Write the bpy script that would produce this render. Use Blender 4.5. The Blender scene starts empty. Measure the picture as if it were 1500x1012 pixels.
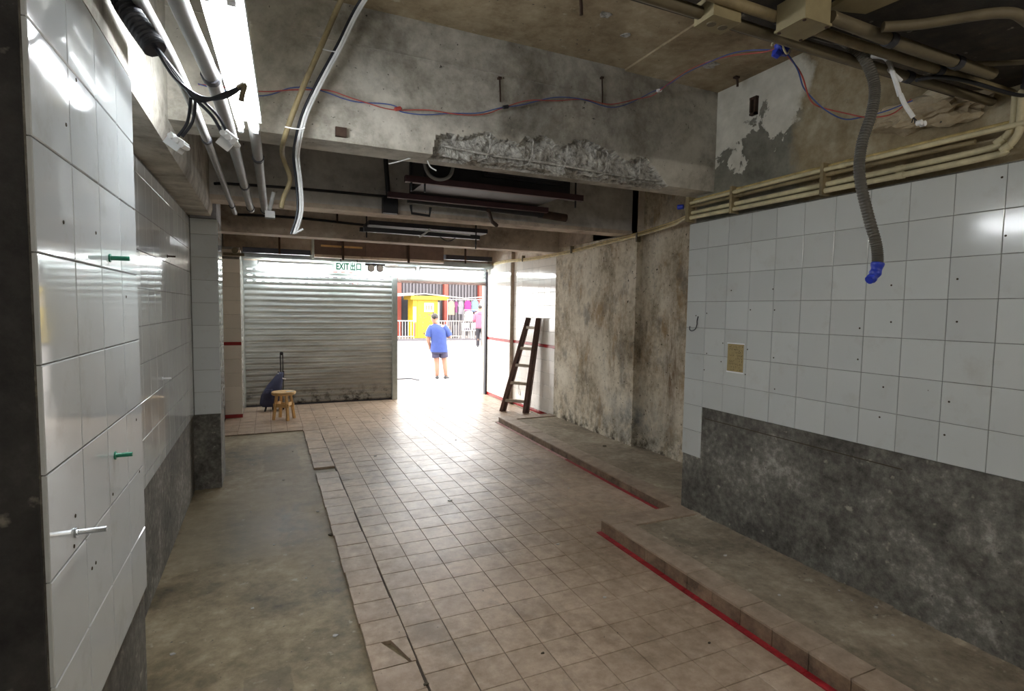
import bpy, bmesh, math, random
from mathutils import Vector, Matrix, noise

random.seed(7)
scene = bpy.context.scene
COL = scene.collection

# ------------------------------------------------------------------ camera
CAM_H = 1.70
YAW, PITCH, ROLL = 0.423912, 0.066856, -0.0145615
f_ = Vector((math.sin(YAW) * math.cos(PITCH), math.cos(YAW) * math.cos(PITCH), -math.sin(PITCH)))
r_ = Vector((math.cos(YAW), -math.sin(YAW), 0))
d_ = f_.cross(r_)
r2 = math.cos(ROLL) * r_ + math.sin(ROLL) * d_
d2 = -math.sin(ROLL) * r_ + math.cos(ROLL) * d_
cam_d = bpy.data.cameras.new('camera')
cam_d.sensor_width = 36.0
cam_d.sensor_fit = 'HORIZONTAL'
cam_d.lens = 794.42 / 1500 * 36
cam_d.clip_start = 0.02
cam_d.clip_end = 300
cam = bpy.data.objects.new('camera', cam_d)
COL.objects.link(cam)
mw = Matrix.Identity(4)
for i in range(3):
    mw[i][0] = r2[i]
    mw[i][1] = -d2[i]
    mw[i][2] = -f_[i]
mw[2][3] = CAM_H
cam.matrix_world = mw
scene.camera = cam

# ------------------------------------------------------------------ world: even overcast daylight
world = bpy.data.worlds.new('overcast')
scene.world = world
world.use_nodes = True
bg = world.node_tree.nodes['Background']
bg.inputs[0].default_value = (1.0, 0.985, 0.965, 1)
bg.inputs[1].default_value = 4.0
TUBE_NEAR = 40.0      # radiance of the fluorescent tubes
TUBE_DOOR = 42.0
TUBE_REAR = 38.0
scene.view_settings.view_transform = 'Standard'
scene.view_settings.look = 'None'
scene.view_settings.exposure = 1.28
scene.view_settings.gamma = 1.0
scene.view_settings.use_curve_mapping = False
scene.cycles.max_bounces = 8
scene.cycles.diffuse_bounces = 5
scene.cycles.sample_clamp_indirect = 6.0

# ------------------------------------------------------------------ materials
def srgb(r, g, b):
    def c(v):
        v /= 255.0
        return v / 12.92 if v <= 0.04045 else ((v + 0.055) / 1.055) ** 2.4
    return (c(r), c(g), c(b), 1)

class NT:
    def __init__(self, name):
        self.m = bpy.data.materials.new(name)
        self.m.use_nodes = True
        self.t = self.m.node_tree
        self.b = self.t.nodes['Principled BSDF']
        self.geo = None
    def n(self, kind, **kw):
        nd = self.t.nodes.new(kind)
        for k, v in kw.items():
            if k.startswith('in_'):
                key = k[3:]
                key = int(key) if key.isdigit() else key
                nd.inputs[key].default_value = v
            else:
                setattr(nd, k, v)
        return nd
    def link(self, a, b):
        self.t.links.new(a, b)
    def pos(self, scale=(1, 1, 1), loc=(0, 0, 0)):
        if self.geo is None:
            self.geo = self.n('ShaderNodeNewGeometry')
        mp = self.n('ShaderNodeMapping')
        mp.inputs['Scale'].default_value = scale
        mp.inputs['Location'].default_value = loc
        self.link(self.geo.outputs['Position'], mp.inputs['Vector'])
        return mp.outputs['Vector']
    def noise(self, scale=5, detail=6, rough=.6, stretch=(1, 1, 1), loc=(0, 0, 0), dist=0.0):
        nd = self.n('ShaderNodeTexNoise')
        nd.inputs['Scale'].default_value = scale
        nd.inputs['Detail'].default_value = detail
        nd.inputs['Roughness'].default_value = rough
        nd.inputs['Distortion'].default_value = dist
        self.link(self.pos(stretch, loc), nd.inputs['Vector'])
        return nd.outputs['Fac']
    def ramp(self, fac, stops):
        r = self.n('ShaderNodeValToRGB')
        e = r.color_ramp.elements
        while len(e) < len(stops):
            e.new(0.5)
        for el, (p, c) in zip(e, stops):
            el.position = p
            el.color = c if len(c) == 4 else (*c, 1)
        self.link(fac, r.inputs['Fac'])
        return r.outputs['Color']
    def step(self, fac, lo, hi):
        m = self.n('ShaderNodeMapRange')
        m.inputs['From Min'].default_value = lo
        m.inputs['From Max'].default_value = hi
        self.link(fac, m.inputs['Value'])
        return m.outputs['Result']
    def mix(self, fac, a, b, mode='MIX'):
        m = self.n('ShaderNodeMix', data_type='RGBA', blend_type=mode)
        if isinstance(fac, (int, float)):
            m.inputs[0].default_value = fac
        else:
            self.link(fac, m.inputs[0])
        for v, i in ((a, 6), (b, 7)):
            if isinstance(v, (tuple, list)):
                m.inputs[i].default_value = v
            else:
                self.link(v, m.inputs[i])
        return m.outputs[2]
    def math(self, op, a, b=0.0, clamp=False):
        m = self.n('ShaderNodeMath', operation=op, use_clamp=clamp)
        for v, i in ((a, 0), (b, 1)):
            if isinstance(v, (int, float)):
                m.inputs[i].default_value = v
            else:
                self.link(v, m.inputs[i])
        return m.outputs[0]
    def axis(self, ax):
        s = self.n('ShaderNodeSeparateXYZ')
        self.link(self.pos(), s.inputs[0])
        return s.outputs['XYZ'.index(ax)]
    def near(self, ax, c, w):
        """1 at |axis-c| = 0 falling to 0 at w"""
        a = self.math('ABSOLUTE', self.math('SUBTRACT', self.axis(ax), c))
        return self.step(a, w, 0.0)
    def color(self, v):
        if isinstance(v, (tuple, list)):
            self.b.inputs['Base Color'].default_value = v
        else:
            self.link(v, self.b.inputs['Base Color'])
    def rough(self, v):
        if isinstance(v, (int, float)):
            self.b.inputs['Roughness'].default_value = v
        else:
            self.link(v, self.b.inputs['Roughness'])
    def bump(self, fac, strength=.3, dist=.01):
        bp = self.n('ShaderNodeBump')
        bp.inputs['Strength'].default_value = strength
        bp.inputs['Distance'].default_value = dist
        self.link(fac, bp.inputs['Height'])
        self.link(bp.outputs['Normal'], self.b.inputs['Normal'])

def plain(name, c, rough=.5, metal=0.0, var=.12, scale=14, emit=0.0):
    m = NT(name)
    if emit:
        m.color((0.9, 0.9, 0.9, 1))
        m.b.inputs['Emission Color'].default_value = c
        m.b.inputs['Emission Strength'].default_value = emit
        return m.m
    n = m.noise(scale, 4)
    k = lambda f: tuple(min(1, x * f) for x in c[:3]) + (1,)
    m.color(m.ramp(n, [(.3, k(1 - var)), (.7, k(1 + var))]))
    m.rough(rough)
    m.b.inputs['Metallic'].default_value = metal
    return m.m

def concrete(name, stops, scale=2.2, rough=.85, bump=.35, fine=.35, stretch=(1, 1, 1), speck=True, gloss=None):
    m = NT(name)
    big = m.noise(scale, 8, .62, stretch, dist=.4)
    sm = m.noise(scale * 9, 6, .7, stretch)
    f = m.math('ADD', m.math('MULTIPLY', big, 1 - fine), m.math('MULTIPLY', sm, fine))
    col = m.ramp(f, [(.5 + (p_ - .5) * .62, c_) for p_, c_ in stops])
    if speck:
        sp = m.noise(38, 3, .5, loc=(3, 1, 8))
        col = m.mix(m.step(sp, .70, .76), col, (.05, .045, .04, 1))
        lp = m.noise(17, 4, .5, loc=(9, 4, 2))
        col = m.mix(m.math('MULTIPLY', m.step(lp, .66, .74), .45), col, srgb(196, 190, 172))
    m.color(col)
    if gloss:
        m.rough(m.step(big, .3, .7))
        r = m.n('ShaderNodeMapRange')
        r.inputs['To Min'].default_value, r.inputs['To Max'].default_value = gloss
        m.link(big, r.inputs['Value'])
        m.link(r.outputs['Result'], m.b.inputs['Roughness'])
    else:
        m.rough(rough)
    m.bump(f, bump, .02)
    return m

M = {}
# raw floor concrete, olive grey-brown with damp and cement patches
c = concrete('floor_concrete', [(.26, srgb(62, 52, 37)), (.44, srgb(116, 103, 78)), (.58, srgb(146, 132, 105)), (.76, srgb(182, 170, 144))], 1.25, gloss=(.28, .75), bump=.25)
def patch(m, col, cx, wx, cy, wy, colr, k):
    e = m.math('ADD', m.math('MULTIPLY', m.near('X', cx, wx), 1.0), m.math('MULTIPLY', m.noise(5, 6, .7, loc=(cx, cy, 0)), .5))
    g = m.math('ADD', m.math('MULTIPLY', m.near('Y', cy, wy), 1.0), m.math('MULTIPLY', m.noise(6, 6, .7, loc=(cy, cx, 3)), .5))
    return m.mix(m.math('MULTIPLY', m.math('MULTIPLY', m.step(e, .40, .46), m.step(g, .40, .46)), k), col, colr)
src = c.b.inputs['Base Color'].links[0].from_socket
src = patch(c, src, -.28, .42, 4.75, .95, srgb(150, 138, 114), .42)
src = patch(c, src, -.33, .30, 2.15, .55, srgb(152, 142, 120), .42)
src = patch(c, src, -.02, .12, 2.35, .4, srgb(74, 64, 50), .4)
src = patch(c, src, .12, .22, 6.6, .7, srgb(78, 68, 52), .45)
c.color(src)
M['floor_concrete'] = c.m
c = concrete('platform_concrete', [(.28, srgb(96, 85, 69)), (.5, srgb(140, 128, 110)), (.64, srgb(166, 154, 134)), (.78, srgb(192, 183, 164))], 1.7, gloss=(.5, .85))
M['platform_concrete'] = c.m
M['dark_cement'] = concrete('dark_cement', [(.26, srgb(50, 47, 42)), (.46, srgb(92, 89, 82)), (.6, srgb(118, 115, 107)), (.78, srgb(172, 168, 158))], 2.6, rough=.7, fine=.48).m
M['grout'] = concrete('grout', [(.3, srgb(98, 96, 92)), (.7, srgb(150, 148, 142))], 6, speck=False).m
M['floor_grout'] = concrete('floor_grout', [(.3, srgb(48, 39, 31)), (.7, srgb(80, 67, 54))], 6, speck=False).m
# beam render: grey-green limewash, smoke marks
M['beam'] = concrete('beam_render', [(.24, srgb(98, 92, 82)), (.42, srgb(154, 149, 138)), (.58, srgb(196, 192, 181)), (.76, srgb(218, 214, 203))], 1.3, fine=.28).m
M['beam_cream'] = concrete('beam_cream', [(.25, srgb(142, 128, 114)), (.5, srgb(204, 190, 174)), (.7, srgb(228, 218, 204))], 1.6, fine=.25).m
M['beam_pale'] = concrete('beam_pale', [(.25, srgb(150, 147, 143)), (.5, srgb(202, 199, 194)), (.7, srgb(226, 223, 218))], 1.6, fine=.25).m
M['ceiling'] = concrete('ceiling_plaster', [(.24, srgb(82, 68, 50)), (.42, srgb(136, 120, 94)), (.6, srgb(172, 157, 130)), (.78, srgb(204, 193, 168))], 1.1, fine=.3).m
M['mottled'] = concrete('grey_concrete', [(.25, srgb(112, 111, 115)), (.5, srgb(164, 163, 167)), (.75, srgb(204, 203, 205))], 1.4).m  # mottled bluish grey
M['soffit'] = concrete('shaded_soffit', [(.3, srgb(28, 24, 20)), (.5, srgb(46, 40, 33)), (.7, srgb(72, 63, 50))], 1.7).m  # shade of the unlit near beam put into the base colour
M['pillar_dark'] = concrete('shaded_pillar', [(.3, srgb(44, 43, 44)), (.55, srgb(66, 65, 64)), (.75, srgb(88, 86, 83))], 2.0).m  # dark tone stands for shade on the block's end face

# broken concrete inside the spalled beam edge
m = NT('broken_concrete')
n1 = m.noise(26, 8, .75)
m.color(m.ramp(n1, [(.36, srgb(122, 119, 113)), (.5, srgb(194, 191, 184)), (.64, srgb(228, 226, 219))]))
m.rough(.95)
m.bump(n1, .9, .03)
M['rubble'] = m.m

# stained render of the recess: pale plaster, mould, rust runs
m = NT('stained_render')
big = m.noise(1.5, 8, .65, (1, 1.3, .7), dist=.5)
fin = m.noise(15, 7, .75)
f = m.math('ADD', m.math('MULTIPLY', big, .68), m.math('MULTIPLY', fin, .32))
col = m.ramp(f, [(.34, srgb(112, 98, 76)), (.45, srgb(186, 173, 150)), (.52, srgb(218, 208, 188)), (.62, srgb(240, 232, 215))])
ru = m.noise(2.6, 7, .72, (1, 1.7, .8), (4, 2, 0))
col = m.mix(m.math('MULTIPLY', m.step(ru, .52, .66), .7), col, srgb(160, 128, 82))
st = m.math('MULTIPLY', m.math('MULTIPLY', m.near('Y', 4.72, .19), m.near('Z', 1.05, 1.0)), m.step(m.noise(6, 6, .7, (1, 4, .6)), .34, .58))
col = m.mix(m.math('MULTIPLY', st, 1.0, True), col, srgb(104, 72, 38))
mo = m.noise(2.0, 8, .72, (1, 1.6, 1), (7, 7, 1))
col = m.mix(m.math('MULTIPLY', m.step(mo, .52, .64), .7), col, srgb(122, 114, 102))
gr = m.math('MULTIPLY', m.math('MULTIPLY', m.near('Y', 5.35, .85), m.near('Z', .35, .42)), m.step(m.noise(4, 7, .7), .36, .6))
col = m.mix(gr, col, srgb(104, 108, 110))
ba = m.math('MULTIPLY', m.step(m.axis('Z'), .42, .08), m.step(m.noise(7, 7, .75, loc=(2, 5, 5)), .46, .62))
col = m.mix(ba, col, srgb(66, 56, 38))
sp = m.noise(26, 4, .6)
col = m.mix(m.step(sp, .64, .70), col, srgb(76, 66, 48))
m.color(col)
m.rough(.9)
m.bump(f, .6, .02)
M['stained'] = m.m

# peeling upper wall: white distemper flaking from grey render
m = NT('peeling_wall')
big = m.noise(3.4, 9, .68, dist=.3)
zz = m.math('MULTIPLY', m.math('SUBTRACT', m.axis('Z'), 2.86), .62)
yy = m.math('MULTIPLY', m.math('SUBTRACT', m.axis('Y'), 2.9), .18)
pe = m.step(m.math('ADD', m.math('ADD', big, zz), yy), .53, .545)
gcol = m.ramp(m.noise(4, 8, .7), [(.3, srgb(92, 90, 80)), (.7, srgb(150, 148, 136))])
wcol = m.ramp(m.noise(9, 6), [(.3, srgb(196, 194, 182)), (.7, srgb(222, 219, 208))])
bcol = m.ramp(m.noise(3, 8, .7), [(.3, srgb(96, 82, 60)), (.5, srgb(146, 132, 104)), (.7, srgb(186, 176, 152))])
col = m.mix(pe, gcol, wcol)
bm_ = m.step(m.math('ADD', m.axis('Y'), m.math('MULTIPLY', m.noise(2.4, 5, loc=(4, 4, 4)), .5)), 2.80, 2.74)
col = m.mix(bm_, col, bcol)
m.color(col)
m.rough(.9)
m.bump(m.math('ADD', m.math('MULTIPLY', pe, .5), big), .5, .02)
M['peeling'] = m.m

def glazed(name, base, rough=.07, dirt=.5, stain=srgb(150, 138, 118)):
    m = NT(name)
    oi = m.n('ShaderNodeObjectInfo')
    k = lambda f: tuple(min(1, x * f) for x in base[:3]) + (1,)
    col = m.ramp(oi.outputs['Random'], [(0, k(.93)), (1, k(1.04))])
    d = m.noise(5, 8, .7)
    col = m.mix(m.math('MULTIPLY', m.step(d, .55, .8), dirt), col, stain)
    sp = m.noise(30, 2, .5)
    col = m.mix(m.step(sp, .80, .82), col, srgb(70, 66, 60))
    m.color(col)
    m.rough(rough)
    m.b.inputs['Specular IOR Level'].default_value = .6
    w = m.noise(4.5, 2, .4)
    m.bump(w, .06, .02)
    return m.m
M['tile_white'] = glazed('white_wall_tile', srgb(216, 221, 222), .06, .35)
M['tile_right'] = glazed('white_satin_tile', srgb(204, 208, 206), .13, .3)
M['tile_cream'] = glazed('cream_wall_tile', srgb(236, 232, 224), .1, .3)
M['tile_red'] = glazed('red_band_tile', srgb(158, 44, 44), .15, .2, srgb(90, 40, 36))
m = NT('floor_tile')
oi = m.n('ShaderNodeObjectInfo')
big = m.noise(1.1, 6, .6)
fin = m.noise(13, 7, .7)
f = m.math('ADD', m.math('MULTIPLY', big, .5), m.math('MULTIPLY', fin, .5))
col = m.ramp(f, [(.36, srgb(130, 110, 90)), (.5, srgb(170, 149, 128)), (.62, srgb(196, 176, 156))])
col = m.mix(m.math('MULTIPLY', oi.outputs['Random'], .22), col, srgb(128, 110, 92))
sm = m.noise(2.4, 7, .72, (1, .8, 1), (2, 8, 3))
col = m.mix(m.math('MULTIPLY', m.step(sm, .53, .68), .6), col, srgb(104, 92, 78))
sp = m.noise(34, 3, .5)
col = m.mix(m.step(sp, .72, .76), col, srgb(72, 60, 48))
m.color(col)
rr = m.n('ShaderNodeMapRange')
rr.inputs['To Min'].default_value, rr.inputs['To Max'].default_value = .22, .58
m.link(m.noise(2.6, 6, .7, loc=(5, 5, 5)), rr.inputs['Value'])
m.link(rr.outputs['Result'], m.b.inputs['Roughness'])
m.bump(fin, .12, .01)
M['floor_tile'] = m.m
m = NT('kerb_tile')
fin = m.noise(9, 7, .7)
col = m.ramp(fin, [(.3, srgb(128, 112, 96)), (.6, srgb(166, 147, 128)), (.75, srgb(188, 172, 154))])
m.color(col); m.rough(.5); m.bump(fin, .15, .01)
M['kerb_tile'] = m.m
m = NT('kerb_face')
fin = m.noise(7, 8, .75)
col = m.ramp(fin, [(.32, srgb(66, 54, 42)), (.5, srgb(118, 98, 78)), (.7, srgb(150, 128, 104))])
m.color(col); m.rough(.7)
M['kerb_face'] = m.m
m = NT('red_paint')
fin = m.noise(20, 6, .7)
m.color(m.ramp(fin, [(.3, srgb(112, 22, 28)), (.62, srgb(168, 36, 44)), (.8, srgb(188, 96, 92))])); m.rough(.45)
M['red_paint'] = m.m
m = NT('faded_red_paint')
fin = m.noise(14, 6, .7)
m.color(m.ramp(fin, [(.3, srgb(176, 92, 96)), (.55, srgb(214, 176, 172)), (.75, srgb(228, 214, 208))])); m.rough(.45)
M['faded_red'] = m.m

# shutter metal: galvanised slats, floor's brown reflection painted into the lower half, dark spots below
m = NT('shutter_metal')
g = m.noise(3, 7, .7, (.5, 1, 3))
col = m.ramp(g, [(.3, srgb(166, 174, 173)), (.7, srgb(212, 218, 216))])
reflected_brown = m.step(m.math('ADD', m.math('MULTIPLY', m.noise(1.6, 7, .7, (.5, 1, 2)), .9), m.math('MULTIPLY', m.axis('Z'), -.42)), -.12, .28)
col = m.mix(m.math('MULTIPLY', reflected_brown, .6), col, srgb(120, 109, 94))
sp = m.math('MULTIPLY', m.step(m.noise(5, 7, .8), .48, .62), m.step(m.axis('Z'), .34, .12))
col = m.mix(sp, col, srgb(34, 30, 28))
m.color(col)
m.b.inputs['Metallic'].default_value = .35
m.rough(.34)
M['shutter'] = m.m
M['galv'] = plain('galvanised_steel', srgb(176, 184, 182), .38, .6)
M['black_metal'] = plain('black_metal', srgb(34, 34, 38), .5, .2)
M['dark_grey'] = plain('dark_grey_metal', srgb(56, 56, 62), .55, .3)
M['conduit'] = plain('dusty_conduit', srgb(104, 94, 72), .65, .0, .25, 9)
M['conduit_grey'] = plain('grey_conduit', srgb(140, 139, 136), .5, .0, .12)
M['flex'] = plain('grey_flexible_conduit', srgb(80, 77, 70), .5)
M['pvc'] = plain('pvc_beige_pipe', srgb(206, 196, 160), .5, 0, .28, 8)
M['pvc_grime'] = plain('grimy_pvc_pipe', srgb(138, 124, 92), .6, 0, .35, 10)
M['wire_red'] = plain('red_wire', srgb(172, 74, 66), .45)
M['wire_blue'] = plain('blue_wire', srgb(66, 88, 152), .45)
M['wire_black'] = plain('black_wire', srgb(26, 28, 36), .5)
M['wire_white'] = plain('white_cable', srgb(224, 226, 226), .4)
M['wire_yellow'] = plain('yellowed_cable', srgb(190, 168, 112), .6, 0, .3)
M['tape_blue'] = plain('blue_tape', srgb(34, 56, 170), .4)
M['plastic_white'] = plain('white_plastic', srgb(240, 242, 244), .3, 0, .03)
M['cream_box'] = plain('cream_junction_box', srgb(146, 134, 100), .6, 0, .15)
M['rust'] = plain('rusty_iron', srgb(66, 48, 38), .8, .2, .3)
M['steel'] = plain('bright_steel', srgb(206, 210, 214), .25, .9)
M['anchor_green'] = plain('green_plastic_anchor', srgb(28, 118, 92), .4)
M['tube_near'] = plain('fluorescent_glow_near', (.93, .97, 1, 1), emit=TUBE_NEAR)
M['tube_door'] = plain('fluorescent_glow_door', (.95, .98, 1, 1), emit=TUBE_DOOR)
M['tube_rear'] = plain('fluorescent_glow_rear', (1, .93, .82, 1), emit=TUBE_REAR)
M['lamp_body'] = plain('white_lamp_enamel', srgb(232, 234, 236), .4, 0, .03)
M['exit_green'] = plain('exit_green', srgb(0, 150, 112), .4)
m = NT('exit_panel')
m.color(srgb(225, 250, 242)); m.rough(.3)
m.b.inputs['Emission Color'].default_value = (.82, 1, .95, 1)
m.b.inputs['Emission Strength'].default_value = .55
M['exit_panel'] = m.m
M['wood_light'] = plain('pale_stool_wood', srgb(206, 168, 112), .5, 0, .18, 10)
M['wood_dark'] = plain('dark_ladder_wood', srgb(104, 80, 72), .6, 0, .2)
M['wood_grey'] = plain('worn_rung_wood', srgb(196, 186, 172), .6, 0, .15)
M['brown_panel'] = plain('brown_fascia', srgb(112, 92, 84), .6, 0, .15)
M['blue_grey'] = plain('blue_grey_sheet', srgb(58, 64, 80), .5)
M['navy'] = plain('navy_nylon', srgb(36, 40, 72), .6)
M['paper'] = plain('yellowed_paper', srgb(160, 142, 98), .8, 0, .14, 20)
M['ink'] = plain('dark_ink', srgb(62, 52, 34), .8)
M['maroon'] = plain('maroon_angle_iron', srgb(66, 40, 42), .6)
# street
m = NT('asphalt')
fin = m.noise(3, 8, .7)
m.color(m.ramp(fin, [(.36, srgb(112, 107, 105)), (.64, srgb(132, 127, 124))])); m.rough(.85)
M['road'] = m.m
M['pavement'] = plain('pavement_concrete', srgb(124, 118, 114), .85)
M['yellow'] = plain('yellow_paint', srgb(176, 150, 22), .5, 0, .06)
M['red_col'] = plain('orange_red_column', srgb(134, 60, 48), .6)
M['corr'] = plain('grey_corrugated_sheet', srgb(92, 88, 92), .6, .1)
M['shop_dark'] = plain('dark_shop_interior', srgb(48, 47, 52), .7)
M['rail'] = plain('white_railing_paint', srgb(150, 146, 143), .5)
M['awning'] = plain('awning_canvas', srgb(140, 135, 132), .8)
M['skin'] = plain('skin', srgb(160, 118, 98), .5, 0, .05)
M['shirt_blue'] = plain('blue_cotton', srgb(50, 68, 128), .8, 0, .08)
M['shorts'] = plain('slate_shorts', srgb(58, 54, 76), .8, 0, .08)
M['shoe'] = plain('dark_trainer', srgb(54, 54, 56), .6)
M['sole'] = plain('white_sole', srgb(226, 224, 220), .6)
M['hair'] = plain('dark_hair', srgb(30, 22, 20), .6, 0, .2)
M['pink'] = plain('pink_hoodie', srgb(150, 84, 104), .85, 0, .06)
M['trousers'] = plain('charcoal_trousers', srgb(46, 44, 50), .8, 0, .08)
def cloth(key, r, g, b):
    M[key] = plain(key, srgb(r, g, b), .85, 0, .08)
cloth('cloth_tan', 136, 114, 98); cloth('cloth_purple', 100, 46, 86); cloth('cloth_magenta', 140, 38, 100)
cloth('cloth_blue', 96, 118, 152); cloth('cloth_white', 176, 174, 172); cloth('cloth_grey', 108, 105, 110); cloth('cloth_maroon', 86, 46, 56)

# ------------------------------------------------------------------ builders
WL = {}     # world position of each object's origin

def wl(o):
    return WL.get(o.name, Vector((0, 0, 0))) if o is not None else Vector((0, 0, 0))

def link(o, parent=None):
    COL.objects.link(o)
    if parent is not None:
        o.parent = parent
    return o

def info(o, label=None, cat=None, group=None, kind=None):
    if label: o['label'] = label
    if cat: o['category'] = cat
    if group: o['group'] = group
    if kind: o['kind'] = kind
    return o

def thing(name, loc, label, cat, group=None):
    o = bpy.data.objects.new(name, None)
    o.empty_display_size = .05
    o.location = loc
    link(o)
    WL[o.name] = Vector(loc)
    return info(o, label, cat, group)

def smooth_path(pts, n=8):
    P = [Vector(p) for p in pts]
    if len(P) < 3:
        return P
    out = []
    for i in range(len(P) - 1):
        p0 = P[max(i - 1, 0)]; p1 = P[i]; p2 = P[i + 1]; p3 = P[min(i + 2, len(P) - 1)]
        for k in range(n):
            t = k / n
            out.append(.5 * ((2 * p1) + (-p0 + p2) * t + (2 * p0 - 5 * p1 + 4 * p2 - p3) * t * t + (-p0 + 3 * p1 - 3 * p2 + p3) * t ** 3))
    out.append(P[-1])
    return out

class MB:
    def __init__(self):
        self.v = []; self.f = []; self.mi = []
    def add(self, vs, fs, mi=0):
        o = len(self.v)
        self.v += [tuple(p) for p in vs]
        for q in fs:
            self.f.append(tuple(o + i for i in q)); self.mi.append(mi)
        return self
    def box(self, x0, x1, y0, y1, z0, z1, mi=0, ch=0.0):
        if x1 < x0: x0, x1 = x1, x0
        if y1 < y0: y0, y1 = y1, y0
        if z1 < z0: z0, z1 = z1, z0
        vs = [(x, y, z) for z in (z0, z1) for y in (y0, y1) for x in (x0, x1)]
        return self.add(vs, [(0, 2, 3, 1), (4, 5, 7, 6), (0, 1, 5, 4), (2, 6, 7, 3), (0, 4, 6, 2), (1, 3, 7, 5)], mi)
    def bar(self, a, b, w, h, up=(0, 0, 1), mi=0):
        a = Vector(a); b = Vector(b); d = (b - a).normalized(); u = Vector(up)
        s = d.cross(u)
        if s.length < 1e-4: s = d.cross(Vector((1, 0, 0)))
        s.normalize(); u = s.cross(d).normalized()
        vs = [p + s * (w / 2 * i) + u * (h / 2 * j) for p in (a, b) for i, j in ((-1, -1), (1, -1), (1, 1), (-1, 1))]
        return self.add(vs, [(3, 2, 1, 0), (4, 5, 6, 7), (0, 1, 5, 4), (1, 2, 6, 5), (2, 3, 7, 6), (3, 0, 4, 7)], mi)
    def tube(self, path, r, n=8, mi=0, rf=None, cap=True):
        P = [Vector(p) for p in path]
        if len(P) < 2: return self
        nrm = None; rings = []
        for i, p in enumerate(P):
            t = (P[min(i + 1, len(P) - 1)] - P[max(i - 1, 0)])
            t = t.normalized() if t.length > 1e-9 else Vector((0, 0, 1))
            if nrm is None:
                nrm = t.orthogonal().normalized()
            else:
                nrm = nrm - t * nrm.dot(t)
                nrm = nrm.normalized() if nrm.length > 1e-6 else t.orthogonal().normalized()
            bn = t.cross(nrm)
            rr = rf(i / (len(P) - 1)) if rf else r
            rings.append([p + (nrm * math.cos(2 * math.pi * k / n) + bn * math.sin(2 * math.pi * k / n)) * rr for k in range(n)])
        vs = [q for R_ in rings for q in R_]
        fs = []
        for i in range(len(rings) - 1):
            for k in range(n):
                a = i * n + k; b = i * n + (k + 1) % n
                fs.append((a, b, b + n, a + n))
        if cap:
            fs.append(tuple(range(n - 1, -1, -1)))
            fs.append(tuple((len(rings) - 1) * n + k for k in range(n)))
        return self.add(vs, fs, mi)
    def prism(self, poly, axis, a, b, mi=0):
        """poly: 2D points in the plane across `axis`; extruded from a to b along it"""
        def P(p, t):
            return (t, p[0], p[1]) if axis == 'x' else (p[0], t, p[1]) if axis == 'y' else (p[0], p[1], t)
        n = len(poly)
        vs = [P(p, a) for p in poly] + [P(p, b) for p in poly]
        fs = [tuple(range(n - 1, -1, -1)), tuple(range(n, 2 * n))]
        fs += [(i, (i + 1) % n, n + (i + 1) % n, n + i) for i in range(n)]
        return self.add(vs, fs, mi)
    def loft(self, rings, mi=0, cap=True):
        n = len(rings[0]); vs = [p for R_ in rings for p in R_]; fs = []
        for i in range(len(rings) - 1):
            for k in range(n):
                a = i * n + k; b = i * n + (k + 1) % n
                fs.append((a, b, b + n, a + n))
        if cap:
            fs.append(tuple(range(n - 1, -1, -1))); fs.append(tuple((len(rings) - 1) * n + k for k in range(n)))
        return self.add(vs, fs, mi)
    def lathe(self, prof, c, axis=(0, 0, 1), n=20, mi=0):
        ax = Vector(axis).normalized(); u = ax.orthogonal().normalized(); w = ax.cross(u); c = Vector(c)
        return self.loft([[c + ax * h + (u * math.cos(2 * math.pi * k / n) + w * math.sin(2 * math.pi * k / n)) * max(r, 1e-4) for k in range(n)] for r, h in prof], mi)
    def build(self, name, mats, parent=None, smooth=False, local=False, label=None, cat=None, group=None, kind=None):
        me = bpy.data.meshes.new(name)
        off = Vector((0, 0, 0)) if local else wl(parent)
        me.from_pydata([Vector(p) - off for p in self.v], [], self.f)
        if not isinstance(mats, (list, tuple)): mats = [mats]
        for mt in mats: me.materials.append(M[mt] if isinstance(mt, str) else mt)
        me.polygons.foreach_set('material_index', self.mi)
        bm = bmesh.new(); bm.from_mesh(me); bmesh.ops.recalc_face_normals(bm, faces=bm.faces); bm.to_mesh(me); bm.free()
        if smooth:
            me.polygons.foreach_set('use_smooth', [True] * len(me.polygons))
            me.set_sharp_from_angle(angle=math.radians(42))
        o = bpy.data.objects.new(name, me)
        link(o, parent)
        WL[o.name] = Vector(wl(parent))
        return info(o, label, cat, group, kind)

def struct(name, mb, mats, label, cat='wall', smooth=False):
    return mb.build(name, mats, None, smooth, label=label, cat=cat, kind='structure')

def one(name, mb, mats, label, cat, group=None, smooth=True):
    """a thing that is one mesh; origin moved to the middle of its base"""
    o = mb.build(name, mats, None, smooth, label=label, cat=cat, group=group)
    me = o.data
    xs = [v.co for v in me.vertices]
    c = Vector(((min(p.x for p in xs) + max(p.x for p in xs)) / 2, (min(p.y for p in xs) + max(p.y for p in xs)) / 2, min(p.z for p in xs)))
    me.transform(Matrix.Translation(-c)); o.location = c
    WL[o.name] = c
    return o

# ------------------------------------------------------------------ tile pieces (shared mesh data)
PITCH_T = .2055
def tile_mesh(name, sx, sy, th, mat, ch=.002):
    bm = bmesh.new()
    z = [0, th - ch, th]
    rings = []
    for k, (zz, ins) in enumerate(((0, 0), (th - ch, 0), (th, ch))):
        rings.append([bm.verts.new((x * (sx / 2 - ins), y * (sy / 2 - ins), zz)) for x, y in ((-1, -1), (1, -1), (1, 1), (-1, 1))])
    for a, b in ((0, 1), (1, 2)):
        for i in range(4):
            bm.faces.new((rings[a][i], rings[a][(i + 1) % 4], rings[b][(i + 1) % 4], rings[b][i]))
    bm.faces.new(rings[2])
    me = bpy.data.meshes.new(name); bm.to_mesh(me); bm.free()
    me.materials.append(M[mat])
    return me

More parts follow.
